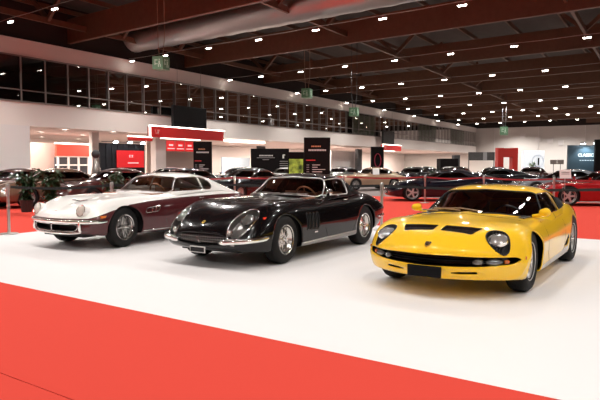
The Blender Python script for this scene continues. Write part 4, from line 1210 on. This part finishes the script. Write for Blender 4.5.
# downlights in the soffit
DL = [(8, 126), (41, 132.5), (42, 137.5), (65, 129), (83, 135.5), (79, 139.5), (113, 132.5), (231, 143.5), (270, 141.5), (292, 143), (343, 146), (363, 148), (414, 150.5), (424, 151), (433, 151), (443, 151.5), (454, 152), (462, 152), (470, 152.5)]
DLP = None
for k, (x, y) in enumerate(DL):
    y2 = min(y, 146.5+.012*max(0, x-300)) if x > 300 else y
    P = at_z(x, y, 3.46)
    n_ = float(np.array(P[:2])@NX); 
    if n_ < -43 or n_ > -30.4: P = at_n(x, y, -31.2 if n_ > -30.4 else -42.5); P.z = 3.46
    if DLP is None:
        DLP = thing('downlight', '', 'light'); a = MB(); a.lathe([(.22, 0), (.22, -.03), (.17, -.035), (.165, -.01)], 18, 0, 'z'); a.build('bezel', STEEL, DLP)
        a = MB(); a.lathe([(.165, -.02), (0, -.025)], 18, 0, 'z'); a.build('lens', DOWN, DLP); o = DLP
    else: o = copy_tree(DLP)
    o.location = P
    o['label'] = 'round downlight in the low soffit under the windows, %s from the left' % ORD[k]; o['group'] = 'downlights in the soffit'; o['category'] = 'downlight'
for w in (16, 24, 32, 40, 50, 62, 76, 90, 102):
    p = nw(-36, w, 3.42); area((p.x, p.y, 3.42), 5, 6, 1300 if w < 45 else 3000, (0, 0, WYAW), (1, .86, .76))

# ------------------------------------------------------------ free-standing boards
TOT = mat('totem black', (.009, .007, .007), .85, spec=.1); PRINT = mat('print white', (.6, .57, .55), .6); PRED = mat('print red', (.55, .03, .03), .6); POR = mat('print orange', (.6, .25, .12), .6); PGR = mat('print grey', (.28, .26, .26), .6)
def totem(label, xc, Y, wid, hgt, rows, group, yaw=0.):
    X = (xc-300)/600*Y
    r = thing('information_totem', label, 'totem', (X, Y, 0), yaw, group)
    a = MB(); a.box((0, 0, hgt/2+.03), (wid, .14, hgt-.06)); a.build('board', TOT, r)
    a = MB(); a.box((0, 0, .02), (wid+.2, .5, .04)); a.build('base', STEEL, r)
    a = MB(); 
    for x, z, w, h, m in rows: a.box((x*wid, -.076, z*hgt), (w*wid, .008, h*hgt), m)
    a.build('printed_text', [PRINT, PRED, POR, PGR], r)
    return r
def text_rows(big):
    R = [(-.10+(.02*k), .845, .045, .022, 2) for k in range(0)]
    for k in range(6): R.append((-.20+k*.062, .86, .045, .022, 2))
    for k in range(11): R.append((-.31+k*.062, .80, .048, .026, 0))
    R.append((-.25, .64, .36, .016, 1))
    for k, w in enumerate((.30, .20, .50, .38, .12, .42)): R += [(-.02-(.5-w)/2+.08, .565-.036*k, w, .011, 0), (-.36, .565-.036*k, .10, .011, 3)]
    for k in range(7): R.append((.0, .33-.022*k, .78, .010, 3))
    return R
totem('tall black text board with orange and white heading, behind the black car', 317, 23.0, 1.0, 2.40, text_rows(1), 'black text boards', .08)
totem('narrower black text board behind the roof of the white and burgundy coupe', 203, 27.0, .82, 2.40, text_rows(0), 'black text boards', .05)
Y = 37.; X = lambda px, Y: (px-300)/600*Y
r = thing('wide_board', 'wide black board with small white lines behind the black car', 'board', (X(270, Y), Y, 0), .05)
a = MB(); a.box((0, 0, 1.18), (2.35, .15, 2.36)); a.build('board', TOT, r)
a = MB()
for k in range(10): a.box((-.62+k*.085, -.08, 1.93), (.06, .01, .075), 0)
for z, w_, m in ((1.80, 1.1, 1), (1.68, .4, 1)): a.box((-.25, -.08, z), (w_, .01, .03), m)
for z in (1.58, 1.45, 1.32, 1.2): a.box((.85, -.08, z), (.5, .01, .035), 1)
a.build('printed_text', [PRINT, PGR], r); a = MB(); a.box((.82, -.08, 1.86), (.10, .01, .20), 0); a.box((.86, -.08, 1.97), (.14, .01, .06), 0)
a.build('printed_logo', [PRINT, PGR], r)
Y = 30.
r = thing('picture_board', 'black board with a bright green picture, left of the tallest totem', 'board', (X(296, Y), Y, 0), .05)
a = MB(); a.box((0, 0, 1.0), (.80, .12, 2.0)); a.build('board', TOT, r)
gm = bpy.data.materials.new('green picture'); gm.use_nodes = True; nt = gm.node_tree; b = nt.nodes['Principled BSDF']
tc = nt.nodes.new('ShaderNodeTexCoord'); nz = nt.nodes.new('ShaderNodeTexNoise'); nz.inputs['Scale'].default_value = 3.5; cr = nt.nodes.new('ShaderNodeValToRGB')
cr.color_ramp.elements[0].position = .35; cr.color_ramp.elements[0].color = (.02, .05, .01, 1); cr.color_ramp.elements[1].position = .65; cr.color_ramp.elements[1].color = (.45, .62, .08, 1)
nt.links.new(tc.outputs['Object'], nz.inputs['Vector']); nt.links.new(nz.outputs['Fac'], cr.inputs['Fac']); nt.links.new(cr.outputs['Color'], b.inputs['Base Color']); nt.links.new(cr.outputs['Color'], b.inputs['Emission Color']); b.inputs['Emission Strength'].default_value = .25
a = MB(); a.box((0, -.065, 1.28), (.70, .01, .74)); a.build('picture', gm, r)
# dark panel with red ring
Y = 38.
r = thing('ring_panel', 'dark panel with a red ring beside the short far red header', 'panel', (X(377, Y), Y, 0), .1)
a = MB(); a.box((0, 0, 1.25), (.78, .3, 2.5)); a.build('board', TOT, r)
a = MB(); a.tube([(.20*math.cos(t*PI/12), -.16, 1.65+.42*math.sin(t*PI/12)) for t in range(24)], .025, 6, 0, True); a.build('ring_mark', mat('ring red', (.35, .02, .05), .5), r)
# far stands
Y = 52.
r = thing('dark_kiosk', 'black kiosk box under the far downlights', 'kiosk', (X(447, Y), Y, 0))
a = MB(); a.box((0, 0, .95), (1.5, 1.5, 1.9)); a.build('body', TOT, r)
a = MB(); a.box((.82, .3, 1.1), (.5, .8, 2.2)); a.build('side_tower', DARKGREY, r)
Y = 62.
r = thing('photo_panel', 'long grey photo panel on posts near the end wall', 'panel', (X(481, Y), Y, 0))
a = MB(); a.box((0, 0, 2.25), (2.7, .1, .85)); a.build('print', mat('grey photo', (.06, .056, .054), .6, noise=.7, bscale=2.2), r)
a = MB(); a.box((.35, -.06, 2.25), (.40, .02, .8)); a.build('pale_strip', mat('strip grey', (.3, .29, .29), .7), r)
for s in (-1, 1):
    a = MB(); a.box((s*1.3, 0, 1.1), (.08, .08, 2.2)); a.build('post', DARKGREY, r)
Y = 44.
r = thing('red_arch', 'big red square arch standing near the end wall', 'arch', (X(506, Y), Y, 0), .12)
a = MB()
for s in (-1, 1): a.box((s*.55, 0, 1.3), (.42, .5, 2.6))
a.box((0, 0, 2.25), (.75, .5, .66)); a.build('frame', mat('arch red', (.62, .03, .02), .5), r)
r = thing('light_box', 'white light box with a ring and bar emblem, right of the red arch', 'light box', (X(532.5, Y), Y, 0))
a = MB(); a.box((0, 0, 1.2), (1.55, .3, 2.4)); a.build('casing', mat('light box white', (.9, .92, .95), .5, emit=(.9, .95, 1), estr=.6), r)
a = MB(); a.tube([(.30+.40*math.cos(t*PI/16), -.16, 1.65+.42*math.sin(t*PI/16)) for t in range(32)], .016, 5, 0, True); a.build('ring_mark', mat('mark blue', (.12, .16, .30), .5), r)
a = MB(); a.box((.34, -.16, 1.60), (.13, .02, .56)); a.build('bar_mark', DARKGREY, r)
Y = 40.
r = thing('blue_banner_wall', 'slate blue banner wall with pale lettering lit from above', 'banner', (X(580.5, Y), Y, 0))
a = MB(); a.box((0, 0, 1.33), (1.8, .2, 2.66)); a.build('banner_panel', mat('slate blue', (.05, .09, .12), .5), r)
BP = mat('banner print', (.75, .85, .9), .6, emit=(.8, .95, 1), estr=.5)
text_obj('lettering', 'CLASSIC', .28, BP, r, (.25, -.11, 2.0), (PI/2, 0, 0), bold=.006)
a = MB()
for k in range(6): a.box((-.1+k*.17, -.105, 1.66), (.09, .01, .05))
a.build('small_print', BP, r)
for k, x in enumerate((-.1, .75)):
    a = MB(); a.box((x, -.45, 2.80), (.3, .14, .08)); l = a.build('lamp_head', DARKGREY, r); a = MB(); a.tube([(x, -.4, 2.8), (x, 0, 2.66)], .02, 5); a.build('lamp_arm', DARKGREY, l)
    a = MB(); a.box((x, -.45, 2.75), (.26, .11, .02)); a.build('lamp_lens', MATS['booth lamp'], l)
p = Vector((X(584, Y), Y-.5, 2.75)); sp = spot(p, 160, 2.2, .5, (.85, .95, 1)); 
r = thing('dark_banner_wall', 'tall dark banner wall at the right edge beside the blue one', 'banner', (X(607, 39.), 39., 0))
a = MB(); a.box((0, 0, 1.5), (1.7, .2, 3.0)); a.build('banner_panel', TOT, r)
for k, x in enumerate((553.5, 560.5)):
    P = at_y(x, 162, 58); a = MB(); a.box((0, 0, 0), (.62, .06, .42)); o = a.build('framed_panel', mat('panel brown', (.2, .16, .14), .6), None, loc=P); tag(o, 'small brown framed panel left of the blue banner, %s of two' % ('left', 'right')[k], 'panel', 'small framed panels')
    b_ = MB(); b_.tube([(0, 0, -.2), (0, 0, -P.z)], .03, 6); b_.build('stand_leg', DARKGREY, o)
def sphere_pts(): pass
# silver sculpture by the column
r = thing('sculpture', 'slender silver sculpture with a dark round top, by the white column', 'sculpture', at_z(96, 200, 0))
P = at_y(96, 165, 22.5); r.location = (P.x, P.y, 0)
a = MB(); a.lathe([(0, .30), (.12, .32), (.17, .7), (.19, 1.0), (.12, 1.35), (.06, 1.55), (.05, 1.62), (0, 1.63)], 16, 0, 'z'); smoothed(a.build('figure', mat('silver', (.6, .56, .52), .25, .9), r), 1.)
a = MB(); sphere(a, (0, 0, 1.76), .16); smoothed(a.build('round_top', DARKGREY, r), 1.)
a = MB(); a.box((0, 0, .16), (.4, .4, .32)); a.build('plinth', BLACK, r)

# hanging green exit boxes
GREEN = mat('exit green', (.12, .22, .13), .4, emit=(.10, .35, .16), estr=.08); EXW = mat('exit pale', (.5, .62, .5), .5, emit=(.5, .7, .5), estr=.08)
ex = None
for k, (x, y, n, sz) in enumerate(((161, 63.5, -20, .62), (307, 93.5, -20, .62), (354, 112, -18, .6), (504, 131, -15, .9))):
    P = at_n(x, y, n)
    r = thing('exit_sign', 'green hanging emergency exit box, %s' % ('nearest and largest, above the left windows', 'second from the left, below a double cable', 'third from the left, smaller', 'farthest, against the end wall')[k], 'sign', P, BYAW+.3, 'hanging green exit boxes')
    a = MB(); a.box((0, 0, 0), (sz*.9, sz*.9, sz*.95)); a.build('box', GREEN, r)
    for q in range(4):
        M = Matrix.Rotation(q*PI/2, 4, 'Z'); a = MB()
        def bb(c_, d_): 
            c_ = M @ Vector(c_); a.box(c_, d_ if q % 2 == 0 else (d_[1], d_[0], d_[2]))
        f_ = -sz*.455
        bb((-sz*.22, f_, sz*.05), (.06*sz, .01, .42*sz)); bb((-sz*.10, f_, sz*.20), (.2*sz, .01, .07*sz)); bb((-sz*.10, f_, -sz*.08), (.2*sz, .01, .06*sz))
        bb((sz*.15, f_, sz*.22), (.09*sz, .01, .09*sz)); bb((sz*.15, f_, 0), (.12*sz, .01, .26*sz)); bb((sz*.24, f_, -sz*.22), (.07*sz, .01, .2*sz)); bb((sz*.08, f_, -sz*.22), (.07*sz, .01, .2*sz))
        a.build('pictogram', EXW, r)
    for s in (-.18, .18):
        a = MB(); a.tube([(s*.5, 0, sz*.47), (s, .05, sz*.47+.9), (s, 0, 10.2-P.z)], .018, 5); a.build('hanging_cable', mat('cable tan', (.35, .25, .18), .6) if k < 2 else DARKGREY, r)

# ------------------------------------------------------------ barrier posts and belts
pr = None
def post(x, y, label, grp):
    global pr
    if pr is None:
        pr = thing('barrier_post', label, 'post', (x, y, 0), 0, grp)
        a = MB(); a.lathe([(0, .0), (.17, 0), (.175, .012), (.16, .02), (.04, .032), (.03, .045), (0, .045)], 24, 0, 'z'); smoothed(a.build('base', STEEL, pr), .6)
        a = MB(); a.lathe([(.030, .03), (.030, .86)], 16, 0, 'z'); smoothed(a.build('pole', STEEL, pr), .6)
        a = MB(); a.lathe([(.036, .86), (.038, .87), (.038, .97), (.030, .985), (0, .99)], 16, 0, 'z'); smoothed(a.build('head', STEEL, pr), .6); o = pr
    else: o = copy_tree(pr); o.location = (x, y, 0)
    o['label'] = label; o['group'] = grp; return o
def belt(p, q, m, label, grp, z=.925, name='barrier_belt'):
    a = MB(); N = 10
    P = [Vector((p[0]+(q[0]-p[0])*t/N, p[1]+(q[1]-p[1])*t/N, z-.05*math.sin(PI*t/N))) for t in range(N+1)]
    d = (Vector(q)-Vector(p)).normalized()*.05
    P[0] += Vector((d[0], d[1], 0)); P[-1] -= Vector((d[0], d[1], 0))
    for i in range(N): a.bar(P[i], P[i+1], .004, .05)
    tag(a.build(name, m), label, 'belt', grp)
BB = mat('black belt', (.01, .01, .01), .7); RB = mat('red belt', (.28, .01, .015), .6)
g1 = 'steel posts behind the white floor'; g2 = 'steel posts in front of the far cars'
NP = [(-5.72, 11.74, 'leftmost in the photo, at the left corner of the white floor'), (-4.05, 12.9, 'standing behind the bonnet of the white and burgundy coupe'), (-2.76, 14.7, 'hidden behind the roof of the white and burgundy coupe'), (1.70, 12.45, 'between the tail of the black car and the yellow car'), (5.75, 10.6, 'just past the right edge, behind the yellow car')]
for x, y, l in NP: post(x, y, 'steel barrier post '+l, g1)
for i in range(4): belt(NP[i][:2], NP[i+1][:2], BB, 'black belt strung between barrier posts, %s stretch from the left' % ORD[i], 'black barrier belts')
FPp = [(-4.2, 20.6, 'far left, behind the coupe roofs'), (-2.2, 20.2, 'seen over the bonnet of the black car'), (1.62, 22.0, 'behind the tail of the black car'), (4.46, 21.4, 'in front of the far dark blue sports car'), (6.28, 20.5, 'over the roof of the yellow car'), (7.75, 18.3, 'at the nose of the far red sports car'), (10.2, 17.3, 'past the right edge')]
for x, y, l in FPp: post(x, y, 'steel barrier post with red belt, '+l, g2)
for i in range(6): belt(FPp[i][:2], FPp[i+1][:2], RB, 'red belt in front of the far cars, %s stretch from the left' % ORD[i], 'red barrier belts')
def easel(x, y, z, label, w_=.34, h_=.26):
    r = thing('sign_holder', label, 'sign', (x, y, 0)); a = MB(); a.tube([(0, 0, 0), (0, 0, z)], .012, 6); a.build('pole', STEEL, r); a = MB(); a.box((0, 0, .01), (.26, .26, .02)); a.build('base', STEEL, r)
    a = MB(); a.box((0, -.02, z), (w_, .012, h_), 0, Matrix.Rotation(-.2, 4, 'X')); c_ = a.build('card', WHITE, r)
    a = MB()
    for k in range(3): a.box((0, -.03-.01*k*0, z+.05-.05*k), (w_*.7, .004, .012), 0)
    a.build('printed_lines', DARKGREY, r)
P = at_y(565, 174, 18.0); easel(P.x, P.y, P.z, 'white card on a stand before the far red sports car')

# ------------------------------------------------------------ cars in the background
def bg_spec(kind):
    if kind == 'classic':
        body = [(2.085, .16, .0, .50, .47, .36, .66, .40, .60, .26), (2.055, .17, .80, .53, .50, .41, .71, .40, .63, .25), (1.92, .16, 1, .64, .64, .50, .785, .43, .70, .22), (1.6, .07, 1, .76, .78, .57, .835, .49, .77, .20), (1.2, 0, 1, .84, .85, .62, .862, .53, .80, .19), (.4, 0, 1, .89, .85, .63, .85, .56, .80, .19), (-.5, 0, 1, .89, .86, .66, .855, .57, .80, .19), (-1.2, 0, 1, .88, .87, .67, .87, .59, .81, .21), (-1.8, .02, 1, .82, .80, .61, .83, .60, .75, .28), (-2.1, .05, .9, .75, .73, .56, .78, .60, .70, .36), (-2.12, .05, .0, .74, .72, .56, .775, .60, .70, .36)]
        top_ = [(.72, .22, .84, .58, .79, .66, .74), (.5, .2, .94, .62, .9, .72, .81), (.2, .15, 1.08, .60, 1.03, .735, .83), (-.1, .06, 1.2, .57, 1.14, .74, .84), (-.5, 0, 1.25, .56, 1.18, .74, .85), (-.9, 0, 1.22, .55, 1.14, .73, .86), (-1.3, 0, 1.08, .53, 1.02, .70, .85), (-1.7, 0, .90, .48, .87, .64, .80), (-1.85, 0, .80, .45, .78, .60, .76)]
        ws = [(-.3, .93), (.62, .88), (.53, 1.11), (-.3, 1.17)]; sw = [(.26, .89), (-.12, 1.12), (-.9, 1.12), (-1.15, 1.0), (-1.2, .89)]; wa = (.345, .345)
    else:    # modern mid-engined wedge
        body = [(2.20, .34, .0, .52, .50, .50, .86, .42, .78, .20), (2.16, .34, .85, .53, .52, .52, .88, .42, .80, .19), (2.0, .25, 1, .60, .60, .56, .91, .44, .84, .17), (1.6, .08, 1, .70, .72, .62, .94, .50, .87, .15), (1.25, 0, 1, .76, .77, .66, .95, .54, .88, .15), (.7, 0, 1, .82, .78, .68, .94, .56, .88, .15), (0, 0, 1, .84, .80, .70, .94, .58, .88, .15), (-.7, 0, 1, .87, .86, .72, .96, .60, .89, .16), (-1.3, 0, 1, .92, .90, .73, .97, .64, .89, .18), (-1.9, .03, 1, .90, .88, .68, .93, .64, .84, .24), (-2.15, .06, .9, .84, .83, .62, .88, .62, .80, .3), (-2.18, .06, 0, .84, .83, .62, .88, .62, .80, .3)]
        top_ = [(1.05, .3, .76, .6, .70, .7, .68), (.85, .3, .82, .66, .77, .76, .74), (.4, .2, 1.0, .64, .95, .78, .77), (.0, .1, 1.15, .60, 1.09, .79, .80), (-.35, 0, 1.19, .58, 1.13, .79, .82), (-.8, 0, 1.17, .56, 1.10, .77, .86), (-1.3, 0, 1.05, .54, 1.0, .72, .88), (-1.8, 0, .93, .5, .91, .66, .84), (-2.0, 0, .86, .48, .84, .6, .8)]
        ws = [(-.3, .84), (.66, .80), (.55, 1.06), (-.3, 1.13)]; sw = [(.55, .84), (.0, 1.07), (-.6, 1.09), (-.95, .90)]; wa = (.355, .36)
    return dict(du=.05, nv=56, nvt=30, body=body, zcf=.40, zcr=.58, top=top_, arch=wa, archz=.325, wf=1.2, wr=-1.2, welly=.84 if kind == 'classic' else .9, tub=(-1.0, .5), nose=(1.5, 1.85), tail=(-1.9, -1.55), beltz=.80,
                cabin=[(.5, -.1), (.5, .3), (.4, .5), (-1.1, .6), (-1.2, -.1)], ws=ws, sw=sw)
def make_bg(kind, paintm, name):
    s = bg_spec(kind); c = build_body(name, '', (0, 0, 0), s); B, G = c.B, c.G; c.tagmat = {'black': 1}; c.skip = ['hole', 'mouth']; c.gskip = ['windshield', 'sidewin', 'rearwin']
    sd = lambda p, n: n[:, 1] > .3
    B.cut('mouth', (1, 2), rpoly([(-.2, .30), (.42, .32), (.46, .40), (.40, .44), (-.2, .45)], .03), lambda p, n: p[:, 0] > 1.6)
    G.cut('windshield', (1, 2), s['ws'], lambda p, n: (p[:, 0] > -.45) & (n[:, 0] > .1))
    G.cut('sidewin', (0, 2), rpoly(s['sw'], .04), sd)
    G.cut('rearwin', (0, 1), rpoly([(-1.0, -.1), (-1.0, .40), (-1.65, .34), (-1.65, -.1)], .05), lambda p, n: n[:, 2] > .3)
    finish_body(c, [paintm, BLACK])
    V, F, T = B.piece('mouth', 0); recess(V, F, (-.1, 0, 0), BLACK, 'grille', c.root)
    glass(c, G, 'windshield', 'windscreen', CARGLASS_D, 0, -.004, CHROME if kind == 'classic' else BLACK, .012)
    glass(c, G, 'rearwin', 'rear_window', CARGLASS_D, 0, -.004)
    for sgn in (1, -1):
        glass(c, G, 'sidewin', 'side_window', CARGLASS_D, sgn, -.004, CHROME if kind == 'classic' else BLACK, .010)
        x, y, z = (1.80, .55, .60) if kind == 'classic' else (1.84, .64, .60)
        lamp_unit(c.root, (front_x(B, y, z)-.01, y*sgn, z), (.85, .1*sgn, .45), .085)
        tl = MB(); tl.lathe([(.07, -.03), (.07, .01), (0, .022)], 14, 0, 'x', (-2.14, .52*sgn, .64), Matrix.Rotation(PI, 4, 'Z')); tl.build('tail_lamp', REDLENS, c.root, smooth=True)
        side_mirror(c, .35 if kind == 'classic' else .55, .86 if kind != 'classic' else .80, .90, sgn, paintm)
        for wx in (1.2, -1.2): make_wheel(c.root, wx, (.72 if kind == 'classic' else .80)*sgn, .325, 'five' if kind != 'classic' else 'dish', sgn, 0, .2, .225 if kind != 'classic' else .19, MAGWHEEL)
    if kind == 'classic':
        a = MB(); P = [(front_x(B, y, .40)+.03, y, .40) for y in np.linspace(-.62, .62, 13)]; a.tube(P, .03, 8); smoothed(a.build('front_bumper', CHROME, c.root), 1.)
    seat(c.root, -.4, .36, .24, LEATHER_B); seat(c.root, -.4, -.36, .24, LEATHER_B)
    return c.root
def repaint(root, old, new):
    for ch in root.children:
        if ch.type == 'MESH' and old.name in [m.name for m in ch.data.materials if m]:
            key = ch.data.name+'|'+new.name
            if key in RP: ch.data = RP[key]
            else:
                k0 = ch.data; ch.data = ch.data.copy(); RP[key] = ch.data
                for i, m in enumerate(ch.data.materials):
                    if m == old: ch.data.materials[i] = new
RP = {}
cls = {}
P0 = paint('base paint', (.04, .01, .01), .25)
COL = {'maroon': (.055, .014, .012), 'bronze': (.15, .085, .055), 'black': (.006, .006, .008), 'midnight blue': (.004, .005, .011), 'red': (.30, .008, .010), 'tan': (.40, .26, .17), 'silver grey': (.16, .17, .18), 'dark green': (.02, .035, .02), 'white': (.55, .53, .5), 'grey': (.10, .10, .105)}
def bgcar(kind, col, X_, Y_, yaw, label, sc=1.):
    if kind not in cls: o = cls[kind] = make_bg(kind, P0, 'sports_car' if kind == 'modern' else 'classic_car')
    else: o = copy_tree(cls[kind])
    todo.append((o, paint('%s paint' % col if col != 'black' else 'dark paint', COL[col], .22)))
    o.location = (X_, Y_, 0); o.rotation_euler = (0, 0, yaw); o.scale = (sc, sc, sc); o['label'] = label; o['category'] = 'car'
    return o
todo = []
A = -2.15
bgcar('modern', 'midnight blue', 5.45, 23.1, 3.06, 'midnight blue sports car seen side-on behind the yellow coupe')
bgcar('modern', 'red', 10.15, 20.4, 3.00, 'red sports car seen side-on at the right edge')
bgcar('modern', 'silver grey', 10.9, 25.0, 3.0, 'silver grey sports car behind the far red one')
bgcar('modern', 'red', 14.6, 22.6, 2.9, 'second red sports car beyond the right edge')
bgcar('classic', 'bronze', -8.5, 20.2, A, 'bronze brown classic car with a potted plant before it, left background')
bgcar('classic', 'maroon', -6.35, 19.8, A, 'maroon classic car below the black booth with the red screen')
bgcar('classic', 'maroon', -10.6, 21.5, A, 'maroon classic car cut by the left edge of the photo')
bgcar('classic', 'black', -4.9, 24.4, A, 'black classic car behind the roof of the white and burgundy coupe')
bgcar('classic', 'black', -2.2, 23.4, A, 'black classic car below the blue grey glass screen')
bgcar('classic', 'white', -.9, 33.5, A, 'white classic car below the wide black board')
bgcar('classic', 'silver grey', -3.6, 33.5, A, 'silver grey classic car left of the wide black board')
bgcar('classic', 'grey', -7.2, 31.5, A, 'grey classic car below the small red banners')
bgcar('classic', 'tan', 3.7, 33.0, -2.7, 'tan classic coupe with a white card on its windscreen, behind the black car')
bgcar('classic', 'grey', 2.4, 37.0, -2.2, 'grey classic car right of the tallest totem')
bgcar('classic', 'dark green', 8.6, 42.0, A, 'dark green classic car in the far row, left of the kiosk')
bgcar('classic', 'black', 10.6, 41.0, A, 'black classic car in the far row below the kiosk')
bgcar('classic', 'white', 11.6, 47.0, A, 'white classic car in the last row by the kiosk')
bgcar('classic', 'grey', 12.6, 39.5, -2.4, 'grey classic car in the far row left of the red arch')
bgcar('modern', 'black', 9.7, 30.5, 3.0, 'black sports car low in front of the red arch')
bgcar('classic', 'black', 6.9, 37.2, A, 'black classic car in the far row right of the ring panel')
bgcar('classic', 'maroon', 15.2, 39.5, A, 'maroon classic car in front of the white light box')
for o, m in todo: repaint(o, P0, m)
# card on the tan car's windscreen
P = at_y(376, 171.5, 31.4); a = MB(); a.box((0, 0, 0), (.34, .02, .34), 0, Matrix.Rotation(-.35, 4, 'X')); o = a.build('windscreen_card', WHITE, None, loc=P); tag(o, 'white card resting on the windscreen of the tan coupe', 'card')

# ------------------------------------------------------------ potted plants
LEAF = mat('leaf green', (.018, .055, .014), .45); LEAF2 = mat('leaf mid green', (.05, .11, .03), .45); LEAFP = mat('leaf pale green', (.2, .3, .08), .5); POT = mat('pot black', (.02, .018, .017), .5)
def plant(x, y, h, rad, label, m, nl=260, pot=.4, seed=1):
    rr = random.Random(seed); r = thing('potted_plant', label, 'plant', (x, y, 0), 0, None)
    a = MB(); a.lathe([(0, 0), (.14, 0), (.19, pot), (.17, pot), (.16, pot-.04), (0, pot-.04)], 18, 0, 'z'); a.build('pot', POT, r, smooth=False)
    st = MB(); lf = MB()
    for k in range(14):
        an = rr.uniform(0, 2*PI); top_ = Vector((rad*.7*math.cos(an)*rr.uniform(.2, 1), rad*.7*math.sin(an)*rr.uniform(.2, 1), pot+(h-pot)*rr.uniform(.5, .95)))
        mid = Vector((top_.x*.35, top_.y*.35, pot+(top_.z-pot)*.6)); P_ = [Vector((0, 0, pot-.05)), mid, top_]
        st.tube(P_, [.012, .008, .004], 5)
        for q in range(nl//14):
            t = rr.uniform(.05, 1.05); b_ = P_[0].lerp(mid, t*2) if t < .5 else mid.lerp(top_, min(1, t*2-1))
            az = rr.uniform(0, 2*PI); el = rr.uniform(-.7, .8); L = rr.uniform(.12, .24); d = Vector((math.cos(az)*math.cos(el), math.sin(az)*math.cos(el), math.sin(el))); s_ = d.cross(Vector((0, 0, 1))).normalized()*L*.2
            lf.add([b_, b_+d*L*.5+s_+Vector((0, 0, .015)), b_+d*L-Vector((0, 0, .05)), b_+d*L*.5-s_+Vector((0, 0, .015))], [(0, 1, 2, 3)])
    st.build('stems', mat('stem brown', (.08, .05, .03), .7), r); tag(lf.build('foliage', m, r), None, None, None, 'stuff')
plant(-6.9, 16.6, 1.35, .55, 'bushy dark green potted plant behind the left barrier belt', LEAF, 520, .35, 1)
plant(-7.9, 17.3, 1.30, .5, 'leafy potted plant at the left, before the bronze car', LEAF, 420, .35, 2)
plant(-8.3, 16.0, 1.75, .35, 'taller thin potted plant with pale shoots among the left plants', LEAF2, 160, .35, 5)
plant(-5.35, 17.2, 1.25, .5, 'dark green potted plant behind the burgundy coupe bonnet, below the red screen', LEAF, 420, .35, 3)
plant(-4.75, 17.6, 1.15, .42, 'smaller dark potted plant right of the one below the red screen', LEAF, 300, .35, 4)
P = at_y(532, 168, 43.0); plant(P.x, P.y, 1.7, .5, 'pale green potted plant in front of the white light box', LEAFP, 240, .7, 6)

# ------------------------------------------------------------ camera, world, exposure
cam = bpy.data.cameras.new('camera'); co = bpy.data.objects.new('camera', cam); C.objects.link(co)
co.location = (0, 0, EYE); co.rotation_euler = (PI/2-PITCH, 0, 0); cam.sensor_width = 36; cam.lens = 36; cam.clip_end = 400
bpy.context.scene.camera = co
wd = bpy.data.worlds.new('world'); bpy.context.scene.world = wd; wd.use_nodes = True
wd.node_tree.nodes['Background'].inputs[0].default_value = (.02, .015, .012, 1); wd.node_tree.nodes['Background'].inputs[1].default_value = 1.
vs = bpy.context.scene.view_settings; vs.view_transform = 'Standard'; vs.look = 'None'; vs.gamma = 1; vs.exposure = 0.0; vs.use_curve_mapping = False
